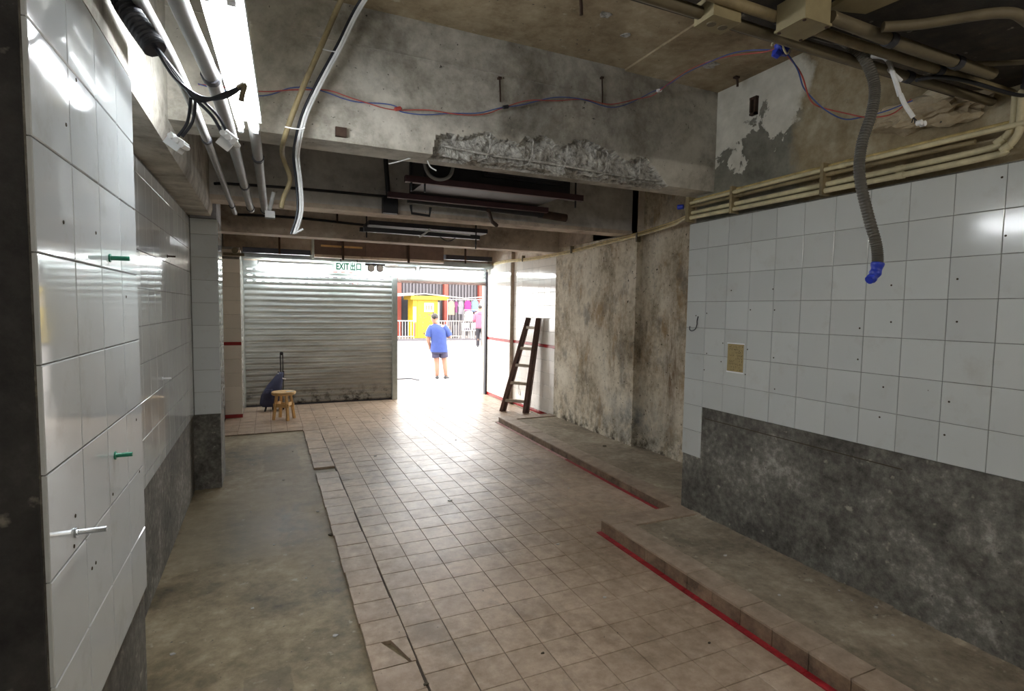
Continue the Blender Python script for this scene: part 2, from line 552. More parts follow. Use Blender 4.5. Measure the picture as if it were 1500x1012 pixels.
def place_tile(me, name, parent, center, n, up, sx=1.0, sy=1.0, tilt=.0022):
    n = Vector(n); up = Vector(up); x = up.cross(n)
    n2 = (n + x * random.uniform(-tilt, tilt) + up * random.uniform(-tilt, tilt)).normalized()
    x2 = up.cross(n2).normalized(); u2 = n2.cross(x2)
    o = bpy.data.objects.new(name, me)
    mt = Matrix.Identity(4)
    for i in range(3):
        mt[i][0] = x2[i] * sx; mt[i][1] = u2[i] * sy; mt[i][2] = n2[i]
        mt[i][3] = center[i]
    o.matrix_world = mt
    link(o, parent)
    return o

GAP = .0024
def tile_grid(parent, me, size, n, u_axis, u_lines, z_lines, plane, skip=None, name='tile', th=.008):
    """wall tiles between grid lines; u_axis 'x' or 'y', plane = coordinate of the wall backing along the normal"""
    ul = sorted(u_lines); zl = sorted(z_lines)
    for i in range(len(ul) - 1):
        for j in range(len(zl) - 1):
            if skip and skip(i, j): continue
            uc = (ul[i] + ul[i + 1]) / 2; zc = (zl[j] + zl[j + 1]) / 2
            w = ul[i + 1] - ul[i] - GAP; h = zl[j + 1] - zl[j] - GAP
            if w < .01 or h < .01: continue
            c = (uc, plane, zc) if u_axis == 'x' else (plane, uc, zc)
            place_tile(me, name, parent, c, n, (0, 0, 1), w / size, h / size)

TS = .202
TILE = {k: tile_mesh('tile_' + k, TS, TS, .008, 'tile_' + k) for k in ('white', 'right', 'cream', 'red')}

def span(a, b, p=PITCH_T):
    out = [a]
    while out[-1] + p < b - .02: out.append(out[-1] + p)
    return out + [b]

# ================================================================== SETTING
ZC = 3.38                     # slab soffit
# ---- floor
fl = MB()
fl.box(-1.3, 4.7, -2.6, 10.02, -.30, -.014)
floor = struct('floor', fl, 'floor_concrete', 'bare concrete shop floor with a worn tiled aisle', 'floor')
fb = MB()
FT = {}
X0, Y0 = .640, .513
cells = []
for j in range(47):
    y0 = Y0 + .205 * j; y1 = y0 + .205
    ym = (y0 + y1) / 2
    if y0 > 10.0: break
    y1 = min(y1, 10.0)
    if ym < 3.44: xr = 2.283
    elif ym < 7.44: xr = 3.035 + (ym - 3.47) / 3.95 * .085
    else: xr = 3.95
    xl = X0 if ym < 7.96 else -.60
    x = X0
    k0 = 0
    if xl < X0:
        x = X0 - .205 * 6; 
    while x < xr - .02:
        x1 = min(x + .205, xr)
        cells.append((x, x1, y0, y1)); x += .205
ftile = tile_mesh('floor_tile', .202, .202, .014, 'floor_tile', .0015)
cells.sort(key=lambda c: c[2])
for x, x1, y0, y1 in cells[:262]:
    w = x1 - x - .0036; h = y1 - y0 - .0036
    place_tile(ftile, 'tile', floor, ((x + x1) / 2, (y0 + y1) / 2, -.014 + random.uniform(-.0007, .0007)), (0, 0, 1), (0, 1, 0), w / .202, h / .202, .0015)
far = MB()
for x, x1, y0, y1 in cells[262:]:
    far.box(x + .0021, x1 - .0021, y0 + .0021, y1 - .0021, -.0135, random.uniform(-.0006, .0004))
far.build('far_tile', 'floor_tile', floor, kind='stuff')
# grout bed under the tiled aisle
gb = MB()
gb.box(X0 - .01, 2.3, -2.5, 3.44, -.02, -.0045)
gb.box(X0 - .01, 3.1, 3.44, 7.42, -.02, -.0045)
gb.box(X0 - .01, 3.95, 7.42, 10.0, -.02, -.0045)
gb.box(-.61, X0, 7.96, 10.0, -.02, -.0045)
gb.build('grout_bed', 'floor_grout', floor)
# raised border strip of odd tiles along the concrete
bt = tile_mesh('border_tile', .202, .202, .021, 'floor_tile', .002)
y = .62
k = 0
while y < 7.9:
    ln = .205
    xa = .425 + .0035 * math.sin(k * 2.1); xb = .630 + .004 * math.sin(k * 1.3 + 1)
    if 5.76 < y + .1 < 5.97:
        y += ln; k += 1; continue
    if 2.53 < y + .1 < 2.74:      # the broken tile: two shards round a wedge of bed
        yb, yt = y + .002, y + ln - .002
        for poly in ([(xa, yb), (xa + .17, yb), (xa + .075, yt), (xa, yt)], [(xa + .185, yb), (xb, yb), (xb, yt), (xa + .125, yt)]):
            MB().prism(poly, 'z', -.014, .007).build('tile_shard', 'floor_tile', floor)
    else:
        place_tile(bt, 'border_tile', floor, ((xa + xb) / 2, y + ln / 2, -.014 + random.uniform(-.001, .002)), (0, 0, 1), (0, 1, 0), (xb - xa) / .202, (ln - .004) / .202, .004)
    y += ln; k += 1

# ---- kerbed platforms on the right
def kerb_strip(parent, p0, p1, w, z, name='kerb_tile', step=.205, face=True, strip='red_paint', strip_w=.045):
    """top tiles, face tiles and painted strip along p0->p1 (outer edge); body lies to the right of the line"""
    a = Vector(p0); b = Vector(p1); d = (b - a); L = d.length; d.normalize(); s = Vector((d.y, -d.x))
    t = 0
    while t < L - .02:
        e = min(t + step, L)
        q = [a + d * (t + .0022), a + d * (e - .0022)]
        dz = random.uniform(-.001, .002)
        poly = [q[0] - s * .006, q[1] - s * .006, q[1] + s * (w + random.uniform(-.008, .008)), q[0] + s * (w + random.uniform(-.008, .008))]
        MB().prism([tuple(v) for v in poly], 'z', z - .012, z + dz).build(name, 'kerb_tile', parent)
        if face:
            poly = [q[0] - s * .004, q[1] - s * .004, q[1] + s * .008, q[0] + s * .008]
            MB().prism([tuple(v) for v in poly], 'z', .002, z - .0135).build('face_tile', 'kerb_face', parent)
        if strip:
            sm = strip(t / L) if callable(strip) else strip
            poly = [q[0] - s * strip_w, q[1] - s * strip_w, q[1] - s * .004, q[0] - s * .004]
            MB().prism([tuple(v) for v in poly], 'z', -.004, .004).build('painted_strip', sm, parent)
        t = e

pl2 = MB()
pl2.box(2.49, 3.2, -2.5, 3.24, -.1, .088)
pl2.box(2.327, 2.49, -2.5, 3.425, -.1, .090, 1)
pl2.box(2.49, 3.2, 3.24, 3.425, -.1, .090, 1)
plat2 = struct('floor_platform_near', pl2, ['platform_concrete', 'floor_grout'], 'low concrete plinth with tiled kerb beneath the dark dado wall', 'plinth')
kerb_strip(plat2, (2.325, -1.0), (2.325, 3.425), .172, .1, strip='red_paint')
for xa in (2.50, 2.70, 2.90):
    MB().box(xa + .0015, xa + .1985, 3.232, 3.429, .088, .1).build('kerb_tile', 'kerb_tile', plat2)
for xa in (2.33, 2.53, 2.73, 2.93):
    MB().box(xa + .0015, xa + .1985, 3.421, 3.431, .0, .0865).build('face_tile', 'kerb_face', plat2)
pl1 = MB()
pl1.prism([(3.062, 3.426), (4.3, 3.426), (4.3, 7.415), (3.152, 7.415)], 'z', -.1, .068)
plat1 = struct('floor_platform_far', pl1, 'platform_concrete', 'low concrete plinth with tiled kerb along the stained recess', 'plinth')
kerb_strip(plat1, (3.06, 3.44), (3.15, 7.42), .19, .08, strip=lambda t: 'red_paint' if t < .42 else 'faded_red', strip_w=.04)
x = 3.34
while x < 4.0:
    MB().box(x + .0015, min(x + .2, 4.02), 7.22, 7.422, .066, .08).build('kerb_tile', 'kerb_tile', plat1)
    x += .203

# ---- left side: near block, set-back wall, tiled pillar, door jamb
lw = MB()
lw.box(-1.3, -.385, 1.25, 2.08, -.1, ZC, 0)                       # block carrying the near tile panel
lw.box(-1.3, -.633, -2.6, 1.25, -.1, ZC, 0)
lw.box(-1.3, -.633, 2.08, 10.1, -.1, ZC, 0)
wall_left = struct('wall_left', lw, ['dark_cement'], 'grey cement wall with white glazed tiles above a bare base', 'wall')
zl = [.765 + .205 * k for k in range(9)]                          # .765 ... 2.405
tile_grid(wall_left, TILE['white'], TS, (1, 0, 0), 'y', [1.25, 1.466, 1.672, 1.877, 2.083], zl[:-1] + [2.395], -.385)
MB().box(-.385, -.381, 1.26, 2.078, .768, 2.39).build('grout_bed', 'grout', wall_left)
z2 = [.690] + [.758 + .205 * k for k in range(9)] + [2.478]
tile_grid(wall_left, TILE['white'], TS, (1, 0, 0), 'y', span(2.083, 5.67), z2, -.633)
MB().box(-.633, -.629, 2.083, 5.67, .692, 2.476).build('grout_bed', 'grout', wall_left)
# rendered plaster above the near tile panel
MB().box(-.386, -.379, 1.25, 2.06, 2.40, ZC - .01).build('plaster_patch', 'beam', wall_left)
# the block's end towards the entrance of the passage has its shade painted dark
MB().box(-1.29, -.388, 1.242, 1.25, .0, ZC - .01).build('end_render', 'pillar_dark', wall_left)

lb = MB()
lb.prism([(-.95, 2.50), (-.455, 2.50), (-.44, 2.56), (-.44, ZC), (-.95, ZC)], 'y', 2.08, 5.67)
struct('beam_left', lb, 'beam', 'grimy concrete edge beam running above the tiled side wall', 'beam')

pm = MB()
pm.box(-.64, -.413, 5.678, 6.16, -.1, ZC, 0)
pil = struct('pillar_left', pm, 'dark_cement', 'narrow concrete pillar faced with white tiles on its upper half', 'pillar')
zp = [.69 + .2055 * k for k in range(9)] + [2.475]
tile_grid(pil, TILE['white'], TS, (0, -1, 0), 'x', [-.622, -.405], zp, 5.678)
tile_grid(pil, TILE['white'], TS, (1, 0, 0), 'y', [5.671, 5.877, 6.082, 6.16], zp, -.413)
MB().box(-.63, -.41, 5.674, 5.679, .695, 2.47).build('grout_bed', 'grout', pil)
MB().box(-.62, -.409, 5.66, 6.17, 2.48, ZC - .02).build('grey_render', 'mottled', pil)

jm = MB()
jm.box(-.66, -.368, 9.098, 10.1, -.1, 2.56, 0)
jamb = struct('jamb_left', jm, 'grout', 'tiled door jamb with a dark red band beside the shutter', 'pillar')
zj = [.055 + .209 * k for k in range(6)]
tile_grid(jamb, TILE['cream'], TS, (0, -1, 0), 'x', [-.60, -.36], zj, 9.098)
tile_grid(jamb, TILE['cream'], TS, (0, -1, 0), 'x', [-.60, -.36], [1.15 + .2055 * k for k in range(7)], 9.098)
tile_grid(jamb, TILE['red'], TS, (0, -1, 0), 'x', [-.60, -.36], [1.1, 1.15], 9.098, name='band_tile')
tile_grid(jamb, TILE['red'], TS, (0, -1, 0), 'x', [-.60, -.36], [.0, .055], 9.098, name='band_tile')
tile_grid(jamb, TILE['cream'], TS, (1, 0, 0), 'y', span(9.09, 9.98), zj + [1.15 + .2055 * k for k in range(7)], -.368)
MB().box(-.66, -.355, 9.08, 9.2, 2.42, 2.52).build('plaster_cap', 'beam_cream', jamb)

# ---- right side: near tiled wall over a dark dado, deep recess, column, far tiled wall
rw = MB()
rw.box(3.108, 4.6, -2.6, 3.43, -.1, 2.405, 0)
rw.box(3.16, 4.6, -2.6, 3.43, 2.405, ZC, 1)
wall_right = struct('wall_right', rw, ['dark_cement', 'peeling'], 'tiled wall over dark cement dado with peeling plaster above', 'wall')
ys = [3.436 - .2055 * k for k in range(18)]
zr = [.955 + .2065 * k for k in range(8)]
tile_grid(wall_right, TILE['right'], TS, (-1, 0, 0), 'y', ys, zr[:-1] + [2.398], 3.108)
tile_grid(wall_right, TILE['right'], TS, (-1, 0, 0), 'y', ys[:2], [.545, .75, .955], 3.108)
MB().box(3.104, 3.108, ys[-1], 3.43, .957, 2.395).build('grout_bed', 'grout', wall_right)
MB().box(3.104, 3.108, ys[1] + .002, 3.43, .548, .957).build('grout_bed', 'grout', wall_right)
MB().box(3.1065, 3.109, 1.75, 3.2, .866, .872).build('score_line', 'ink', wall_right)
# crumbled plaster fillet along the foot of the dado
fr = MB()
yy = -1.0
pts = []
while yy < 3.42:
    w = .025 + .03 * noise.noise((yy * 5, 0, 0)) + .012
    fr.prism([(3.112, .086), (3.108 - max(w, .008), .086), (3.112, .10 + .02 * noise.noise((yy * 7, 3, 0)))], 'y', yy, yy + .05)
    yy += .05
fr.build('crumbled_fillet', 'platform_concrete', wall_right)

rc = MB()
rc.box(4.07, 4.7, 3.43, 5.29, -.1, ZC, 0)
rc.box(3.985, 4.7, 5.29, 6.25, -.1, ZC, 0)
rc.box(4.0, 4.7, 6.25, 7.28, -.1, ZC, 0)
rc.box(3.985, 4.7, 5.28, 7.28, 2.62, ZC - .01, 1)
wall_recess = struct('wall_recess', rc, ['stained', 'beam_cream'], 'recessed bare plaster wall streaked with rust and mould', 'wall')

rf = MB()
rf.box(4.028, 4.7, 7.28, 8.87, -.1, ZC, 0)
rf.box(3.968, 4.7, 8.87, 10.3, -.1, ZC, 0)
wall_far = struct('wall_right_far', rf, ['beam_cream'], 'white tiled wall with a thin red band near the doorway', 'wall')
zf_lo = [.06] + [.10 + .2 * k for k in range(6)]
zf_hi = [1.15 + .2055 * k for k in range(7)] + [2.56]
for (ya, yb, px) in ((7.275, 8.865, 4.028), (8.875, 9.99, 3.968)):
    ul = span(ya, yb)
    tile_grid(wall_far, TILE['cream'], TS, (-1, 0, 0), 'y', ul, zf_lo, px)
    tile_grid(wall_far, TILE['cream'], TS, (-1, 0, 0), 'y', ul, zf_hi, px)
    tile_grid(wall_far, TILE['red'], TS, (-1, 0, 0), 'y', ul, [1.1, 1.15], px, name='band_tile')
    tile_grid(wall_far, TILE['red'], TS, (-1, 0, 0), 'y', ul, [0, .06], px, name='band_tile')
    MB().box(px - .003, px, ya + .01, yb - .01, .01, 2.55).build('grout_bed', 'grout', wall_far)

# ---- back of the shop behind the camera
bk = MB(); bk.box(-1.3, 4.7, -2.75, -2.6, -.1, ZC)
struct('wall_back', bk, 'beam', 'plain rendered wall closing the rear of the shop', 'wall')

# ---- ceiling
ce = MB()
ce.box(-1.3, 2.30, -2.75, 3.40, ZC + .004, ZC + .25, 0)
ce.box(2.30, 4.7, -2.75, 3.40, ZC - .01, ZC + .25, 0)
ce.box(-1.3, 4.7, 3.40, 7.3, ZC, ZC + .25, 1)
ce.box(-1.3, 4.7, 7.3, 10.3, ZC - .2, ZC + .25, 2)
ceiling = struct('ceiling', ce, ['ceiling', 'mottled', 'beam_cream'], 'smoke-stained plaster soffit between concrete beams', 'ceiling')
rr_ = random.Random(4)
for (cx, cy, s) in ((1.62, 2.55, .05), (1.78, 2.72, .035), (1.30, 2.75, .04), (2.02, 2.86, .03), (2.75, 2.9, .06)):   # spalled craters in the plaster
    zz = ZC + .004 if cx < 2.3 else ZC - .01
    ring = [(cx + s * rr_.uniform(.6, 1.3) * math.cos(a * math.pi / 5), cy + s * rr_.uniform(.5, 1.1) * math.sin(a * math.pi / 5)) for a in range(10)]
    MB().prism(ring, 'z', zz - .006, zz + .002).build('spalled_crater', 'rubble', ceiling)

# near downstand beam (unlit underside painted as a dark colour) with conduits below
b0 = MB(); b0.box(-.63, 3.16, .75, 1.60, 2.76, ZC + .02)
struct('beam_near', b0, 'soffit', 'downstand beam coloured dark for its unlit underside, crossed by conduits overhead', 'beam')

# middle beam with the spalled corner: front face and soffit as one fine skin
YB, ZB, TB = 3.25, 2.625, .22
outline = [(.93, 2.66), (.949, 2.733), (1.035, 2.766), (1.10, 2.745), (1.212, 2.783), (1.294, 2.811), (1.35, 2.76), (1.422, 2.775), (1.50, 2.76), (1.542, 2.817), (1.602, 2.80), (1.641, 2.831),
           (1.72, 2.83), (1.78, 2.79), (1.848, 2.80), (1.92, 2.845), (2.007, 2.855), (2.10, 2.83), (2.231, 2.81), (2.30, 2.77), (2.349, 2.76), (2.43, 2.80), (2.497, 2.80), (2.56, 2.76), (2.604, 2.723), (2.66, 2.67), (2.70, 2.63), (2.72, 2.60)]
def chunk_top(x):
    if x <= outline[0][0] or x >= outline[-1][0]: return -1
    for (xa, za), (xb, zb) in zip(outline, outline[1:]):
        if xa <= x <= xb: return za + (zb - za) * (x - xa) / (xb - xa) + .012 * noise.noise((x * 40, 3, 1))
nx = 520
sx_ = [-.63 + (4.75) * i / nx for i in range(nx + 1)]
prof = [ZC + .02 - (ZC + .02 - ZB) * k / 72 for k in range(73)]
rows = []
bb = MB()
inside = {}
vs = []
ns = len(prof) + 8
for i, x in enumerate(sx_):
    top = chunk_top(x)
    for k in range(ns):
        if k < len(prof): y_, z_ = YB, prof[k]
        else: y_, z_ = YB + TB * (k - len(prof) + 1) / 8, ZB
        ins = top > 0 and ((k < len(prof) and z_ < top) or (len(prof) <= k < len(prof) + 4))
        inside[(i, k)] = ins
        wob = .004 * noise.noise((x * 3, z_ * 3, y_ * 3))
        if ins:
            n_ = noise.fractal((x * 9, z_ * 9, y_ * 9), .8, 2.1, 5)
            if k < len(prof):
                dep = .05 + .035 * n_
                y_ += dep
                z_ += .012 * noise.noise((x * 30, z_ * 30, 7))
            else:
                z_ += .015 + .03 * n_
            if z_ < ZB + .04 and k < len(prof) and z_ < ZB + .012: z_ = ZB + .012 + .02 * n_
        vs.append((x, y_ + wob, z_))
fs, mi = [], []
for i in range(nx):
    for k in range(ns - 1):
        a = i * ns + k
        bb.f.append((a, a + ns, a + ns + 1, a + 1))
        bb.mi.append(1 if sum(inside[q] for q in ((i, k), (i + 1, k), (i, k + 1), (i + 1, k + 1))) >= 2 else 0)
bb.v = vs
bb.box(-.63, 4.12, YB + TB, YB + TB + .01, ZB, ZC + .02, 0)
beam_mid = struct('beam_middle', bb, ['beam', 'rubble'], 'deep grey concrete beam with a spalled lower edge exposing rebar', 'beam')
rb = MB(); rb.tube(smooth_path([(.98, 3.262, 2.69), (1.3, 3.258, 2.672), (1.7, 3.262, 2.672), (2.1, 3.258, 2.66), (2.45, 3.26, 2.655), (2.68, 3.27, 2.66)]), .008, 6)
rb.build('rebar', 'rubble', beam_mid, True)
for xr in (1.30, 1.60, 1.86, 2.18, 2.46):
    MB().tube([(xr, 3.30, 2.84), (xr + .004, 3.263, 2.80), (xr - .006, 3.252, 2.70), (xr - .03, 3.26, 2.648), (xr - .06, 3.32, 2.64)], .0055, 6).build('stirrup', 'rubble', beam_mid, True)
MB().box(-.6, 2.4, YB - .006, YB + .01, 3.168, 3.176).build('plaster_ridge', 'beam', beam_mid)

def far_beam(name, y, z, label, mat_face):
    b = MB()
    b.box(-.64, 4.05, y, y + .22, z, ZC, 0)
    b.box(-.64, 4.05, y - .012, y + .226, z - .012, z + .03, 1)
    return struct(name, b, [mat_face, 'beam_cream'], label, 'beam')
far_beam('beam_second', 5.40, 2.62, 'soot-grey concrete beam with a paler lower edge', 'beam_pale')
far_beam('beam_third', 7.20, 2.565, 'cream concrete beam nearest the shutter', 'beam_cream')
ln = MB(); ln.box(-.66, 4.2, 10.03, 10.3, 2.42, ZC, 0)
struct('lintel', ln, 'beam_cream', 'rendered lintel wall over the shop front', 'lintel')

# ================================================================== SHOP FRONT
SP = .0968
def slat(x0, x1, y, zb, parent, holes=False, mat='shutter', name='slat'):
    """one curved shutter slat; ventilated ones have real slots"""
    prof = []
    for k in range(7):
        t = k / 6
        prof.append((y - .002 - .017 * math.sin(math.pi * min(1, t * 1.12)) ** .8 if t < .9 else y, zb + SP * t))
    b = MB()
    xs = [x0, x1]
    if holes:
        xs = [x0]
        x = x0 + .06
        while x < x1 - .12:
            xs += [x, x + .075]; x += .135
        xs.append(x1)
    v = [(x, p[0], p[1]) for x in xs for p in prof]
    n = len(prof); fs = []
    for i in range(len(xs) - 1):
        for k in range(n - 1):
            if holes and i % 2 == 1 and k in (3,): continue
            a = i * n + k
            fs.append((a, a + n, a + n + 1, a + 1))
    b.add(v, fs)
    return b.build(name, mat, parent, True)

YS = 10.0
door_main = thing('door_1', (.85, YS, 0), 'closed grey roller shutter of horizontal steel slats', 'shutter')
door_main['kind'] = 'structure'
for k in range(25):
    slat(-.355, 2.09, YS + .01, .02 + SP * k, door_main, holes=k in (21, 22, 23))
MB().box(-.355, 2.09, YS - .012, YS + .03, .0, .022).build('bottom_bar', 'dark_grey', door_main)
MB().box(-.372, -.345, YS - .05, YS + .05, .0, 2.46).build('guide_rail', 'galv', door_main)
door_open = thing('door_2', (3.05, YS, 0), 'rolled-up roller shutter above the open doorway', 'shutter')
door_open['kind'] = 'structure'
for k in range(3):
    slat(2.19, 3.93, YS + .01, 2.195 + SP * k, door_open)
MB().box(2.19, 3.93, YS - .02, YS + .035, 2.155, 2.197).build('bottom_bar', 'brown_panel', door_open)
MB().box(2.14, 2.175, YS - .05, YS + .06, 0, 2.42).build('guide_rail', 'galv', door_open)
MB().box(3.925, 3.966, YS - .03, YS + .06, 0, 2.42).build('guide_rail', 'dark_grey', door_open)
mb_ = MB(); mb_.prism([(2.082, YS - .06), (2.145, YS - .06), (2.145, YS + .08), (2.082, YS + .08)], 'z', 0, 2.44)
mp = struct('jamb_post', mb_, 'galv', 'upright galvanised steel mullion between shutter and doorway', 'post')
hd = MB()
hd.box(-.36, 3.96, 9.72, 10.03, 2.47, 2.56)
hd.build('shutter_head', 'galv', None, label='galvanised hood over the roller shutters', cat='shutter hood', kind='structure').name = 'trim_1'

# brown fascia boards and sheet strips hanging above the entrance
fa = thing('fascia_board', (1.78, 9.30, 2.47), 'brown fascia box hanging between third beam and exit sign', 'fascia')
for xa, xb in ((.70, 1.50), (1.505, 2.16), (2.165, 2.85)):
    MB().box(xa, xb, 9.30, 9.34, 2.53, 2.80).build('panel', 'brown_panel', fa)
MB().box(.70, 2.85, 9.27, 9.40, 2.49, 2.53).build('lower_ledge', 'beam_cream', fa)
MB().box(.80, 1.45, 9.29, 9.305, 2.66, 2.69).build('batten', 'wood_light', fa)
for xa in (.66, 1.12, 2.2):
    MB().box(xa, xa + .035, 9.25, 9.29, 2.46, 2.95).build('hanger', 'galv' if xa < .7 else 'rust', fa)
one('sheet_strip', MB().prism([(9.25, 2.505), (9.62, 2.53), (9.62, 2.61), (9.25, 2.585)], 'x', -.33, .64), 'blue_grey', 'dark blue-grey sheet strip above the closed shutter', 'metal sheet', smooth=False)
one('sheet_strip', MB().prism([(9.25, 2.56), (9.6, 2.585), (9.6, 2.665), (9.25, 2.64)], 'x', 2.88, 3.75), 'dark_grey', 'grey sheet strip above the open doorway', 'metal sheet', smooth=False)
for (xa, lab) in ((.17, 'thin rusty rod hanging above the closed shutter'), (3.22, 'thin rusty rod hanging above the open doorway')):
    one('hanger_rod', MB().box(xa, xa + .03, 9.24, 9.26, 2.50, 3.17), 'rust', lab, 'rod', smooth=False)
one('conduit_bracket', MB().box(-.58, -.30, 9.05, 9.10, 2.43, 2.47).lathe([(.0, -.06), (.045, -.05), (.045, .02), (.0, .03)], (-.42, 9.04, 2.50), (0, 1, 0), 14), 'conduit', 'dusty bracket and round cap at the top of the jamb', 'bracket')

# fluorescent battens over the entrance
def batten(x0, x1, y, z, tube_mat, label, group=None, rot=None):
    t = thing('fluorescent_lamp', ((x0 + x1) / 2, y, z), label, 'lamp', group)
    MB().box(x0, x1, y - .03, y + .03, z + .02, z + .06).build('housing', 'lamp_body', t)
    for xe in (x0, x1 - .03):
        MB().box(xe, xe + .03, y - .016, y + .016, z - .016, z + .022).build('end_cap', 'lamp_body', t)
    MB().tube([(x0 + .03, y, z), (x1 - .03, y, z)], .014, 12).build('tube', tube_mat, t, True)
    return t
batten(-.14, 1.05, 9.88, 2.385, 'tube_door', 'lit fluorescent tube above the closed shutter, nearest the jamb')
batten(1.30, 2.50, 9.88, 2.385, 'tube_door', 'lit fluorescent tube behind the exit sign and twin spotlights')
batten(2.56, 3.86, 9.88, 2.395, 'tube_door', 'lit fluorescent tube over the open doorway')
sl = thing('ceiling_light', (3.06, 10.5, 2.2), 'small white bulkhead lamp outside above the doorway', 'lamp')
MB().lathe([(.0, .03), (.16, .03), (.16, .0), (.12, -.05), (.0, -.07)], (3.06, 10.5, 2.26), n=20).build('globe', 'plastic_white', sl, True)
MB().box(2.84, 3.28, 10.46, 10.54, 2.28, 2.32).build('bracket', 'dark_grey', sl)

# twin fluorescent batten near the left wall
t = thing('twin_fluorescent_lamp', (-.088, 2.36, 2.55), 'bright twin-tube fluorescent batten overhead by the tiled side wall', 'lamp')
A = Vector((-.110, 1.70, 2.545)); B = Vector((-.070, 2.96, 2.552)); dv = (B - A).normalized(); sv = Vector((dv.y, -dv.x, 0)).normalized()
MB().bar(A + Vector((0, 0, .05)), B + Vector((0, 0, .05)), .115, .045).build('housing', 'lamp_body', t)
for s in (-1, 1):
    o_ = sv * (.032 * s)
    MB().tube([A + o_ + dv * .03, B + o_ - dv * .005], .014, 12).build('tube', 'tube_near', t, True)
    for e in (A, B - dv * .03):
        MB().bar(e + o_, e + o_ + dv * .028, .022, .06).build('end_cap', 'lamp_body', t)
for q in (.2, .8):
    p = A.lerp(B, q)
    MB().tube([p + Vector((0, 0, .07)), (p.x, p.y, ZC + .03)], .006, 6).build('hanging_wire', 'wire_white', t)
# two unseen battens added for fill light; a tile reflection hints at one
for xa, lab in ((.1, 'unseen fluorescent batten added over the rear of the shop by the tiled panel'), (1.9, 'unseen fluorescent batten added over the rear of the shop by the dado wall')):
    t = thing('fluorescent_lamp', (xa + .6, -.9, 2.5), lab, 'lamp', 'added rear shop lamps')
    MB().box(xa, xa + 1.2, -.94, -.86, 2.53, 2.57).build('housing', 'lamp_body', t)
    MB().tube([(xa + .02, -.9, 2.51), (xa + 1.18, -.9, 2.51)], .014, 12).build('tube', 'tube_rear', t, True)
    for q in (.15, 1.05):
        MB().tube([(xa + q, -.9, 2.57), (xa + q, -.9, ZC)], .006, 6).build('hanging_rod', 'wire_white', t)

# exit sign
def text_mesh(body, size, mat, name, parent, loc, extrude=.004, sx=1.0, bold=0.0):
    cu = bpy.data.curves.new(name, 'FONT'); cu.body = body; cu.size = size; cu.extrude = extrude; cu.offset = bold
    cu.align_x = 'CENTER'; cu.align_y = 'CENTER'
    tmp = bpy.data.objects.new(name, cu); COL.objects.link(tmp)
    dg = bpy.context.evaluated_depsgraph_get()
    me = bpy.data.meshes.new_from_object(tmp.evaluated_get(dg))
    bpy.data.objects.remove(tmp); bpy.data.curves.remove(cu)
    me.transform(Matrix.Diagonal((sx, 1, 1, 1)))
    me.transform(Matrix.Rotation(math.pi / 2, 4, 'X'))
    me.transform(Matrix.Translation(Vector(loc) - wl(parent)))
    me.materials.clear(); me.materials.append(M[mat])
    o = bpy.data.objects.new(name, me); link(o, parent)
    return o
ex = thing('exit_sign', (1.29, 9.70, 2.30), 'white exit sign with green letters above the shutter', 'sign')
MB().box(1.055, 1.515, 9.70, 9.74, 2.30, 2.46).build('panel', 'exit_panel', ex)
text_mesh('EXIT', .158, 'exit_green', 'lettering', ex, (1.18, 9.697, 2.38), sx=.66, bold=.004)
text_mesh('出口', .148, 'exit_green', 'lettering', ex, (1.40, 9.697, 2.38), sx=.66, bold=.003)
for xa in (1.15, 1.42):
    MB().box(xa, xa + .012, 9.71, 9.722, 2.46, 2.56).build('hanger', 'dark_grey', ex)
em = thing('emergency_light', (1.73, 9.66, 2.34), 'grey twin-head emergency spotlight beside the exit sign', 'lamp')
MB().box(1.56, 1.90, 9.68, 9.72, 2.42, 2.455).build('bar', 'dark_grey', em)
for xa in (1.655, 1.805):
    h = MB().lathe([(.0, .05), (.05, .045), (.066, .0), (.062, -.02), (.0, -.024)], (xa, 9.67, 2.375), (0, 1, 0), 18).build('lamp_head', 'conduit_grey', em, True)
    MB().lathe([(.0, .0), (.05, .004), (.0, .008)], (xa, 9.645, 2.375), (0, -1, 0), 16).build('lens', 'plastic_white', h, True)

# ================================================================== OVERHEAD PIPES AND CABLES
def pipe(name, pts, r, mat, label, cat='pipe', group=None, n=10, sm=True, collars=(), cm=None):
    P = smooth_path(pts) if sm else [Vector(p) for p in pts]
    if not collars:
        return one(name, MB().tube(P, r, n), mat, label, cat, group)
    c = P[len(P) // 2]
    t = thing(name, (c.x, c.y, min(p.z for p in P)), label, cat, group)
    MB().tube(P, r, n).build('pipe_run', mat, t, True)
    for q in collars:
        i = min(int(q * (len(P) - 1)), len(P) - 2); p = P[i].lerp(P[i + 1], .5); d = (P[i + 1] - P[i]).normalized()
        MB().tube([p - d * .018, p + d * .018], r * 1.22, n).build('collar', cm or mat, t, True)
    return t
# conduits beside the near lamp, running under the middle beam
pipe('conduit', [(-.345, 1.2, 2.50), (-.295, 1.766, 2.50), (-.261, 2.625, 2.50), (-.246, 5.36, 2.50)], .019, 'conduit_grey', 'thin grey conduit along the side wall, nearest the edge beam', 'conduit', collars=(.72, .93), cm='dark_grey')
pipe('conduit', [(-.225, 1.2, 2.485), (-.20, 1.723, 2.49), (-.151, 2.6, 2.49), (-.112, 5.06, 2.49)], .026, 'conduit_grey', 'thick grey conduit passing just beneath the bright twin lamp', 'conduit', collars=(.55, .86, .97), cm='dark_grey')
pipe('conduit', [(-.05, 2.95, 2.585), (-.036, 3.3, 2.52), (-.007, 5.0, 2.475)], .026, 'conduit_grey', 'thick grey conduit emerging beyond the bright twin lamp', 'conduit', collars=(.5, .95), cm='dark_grey')
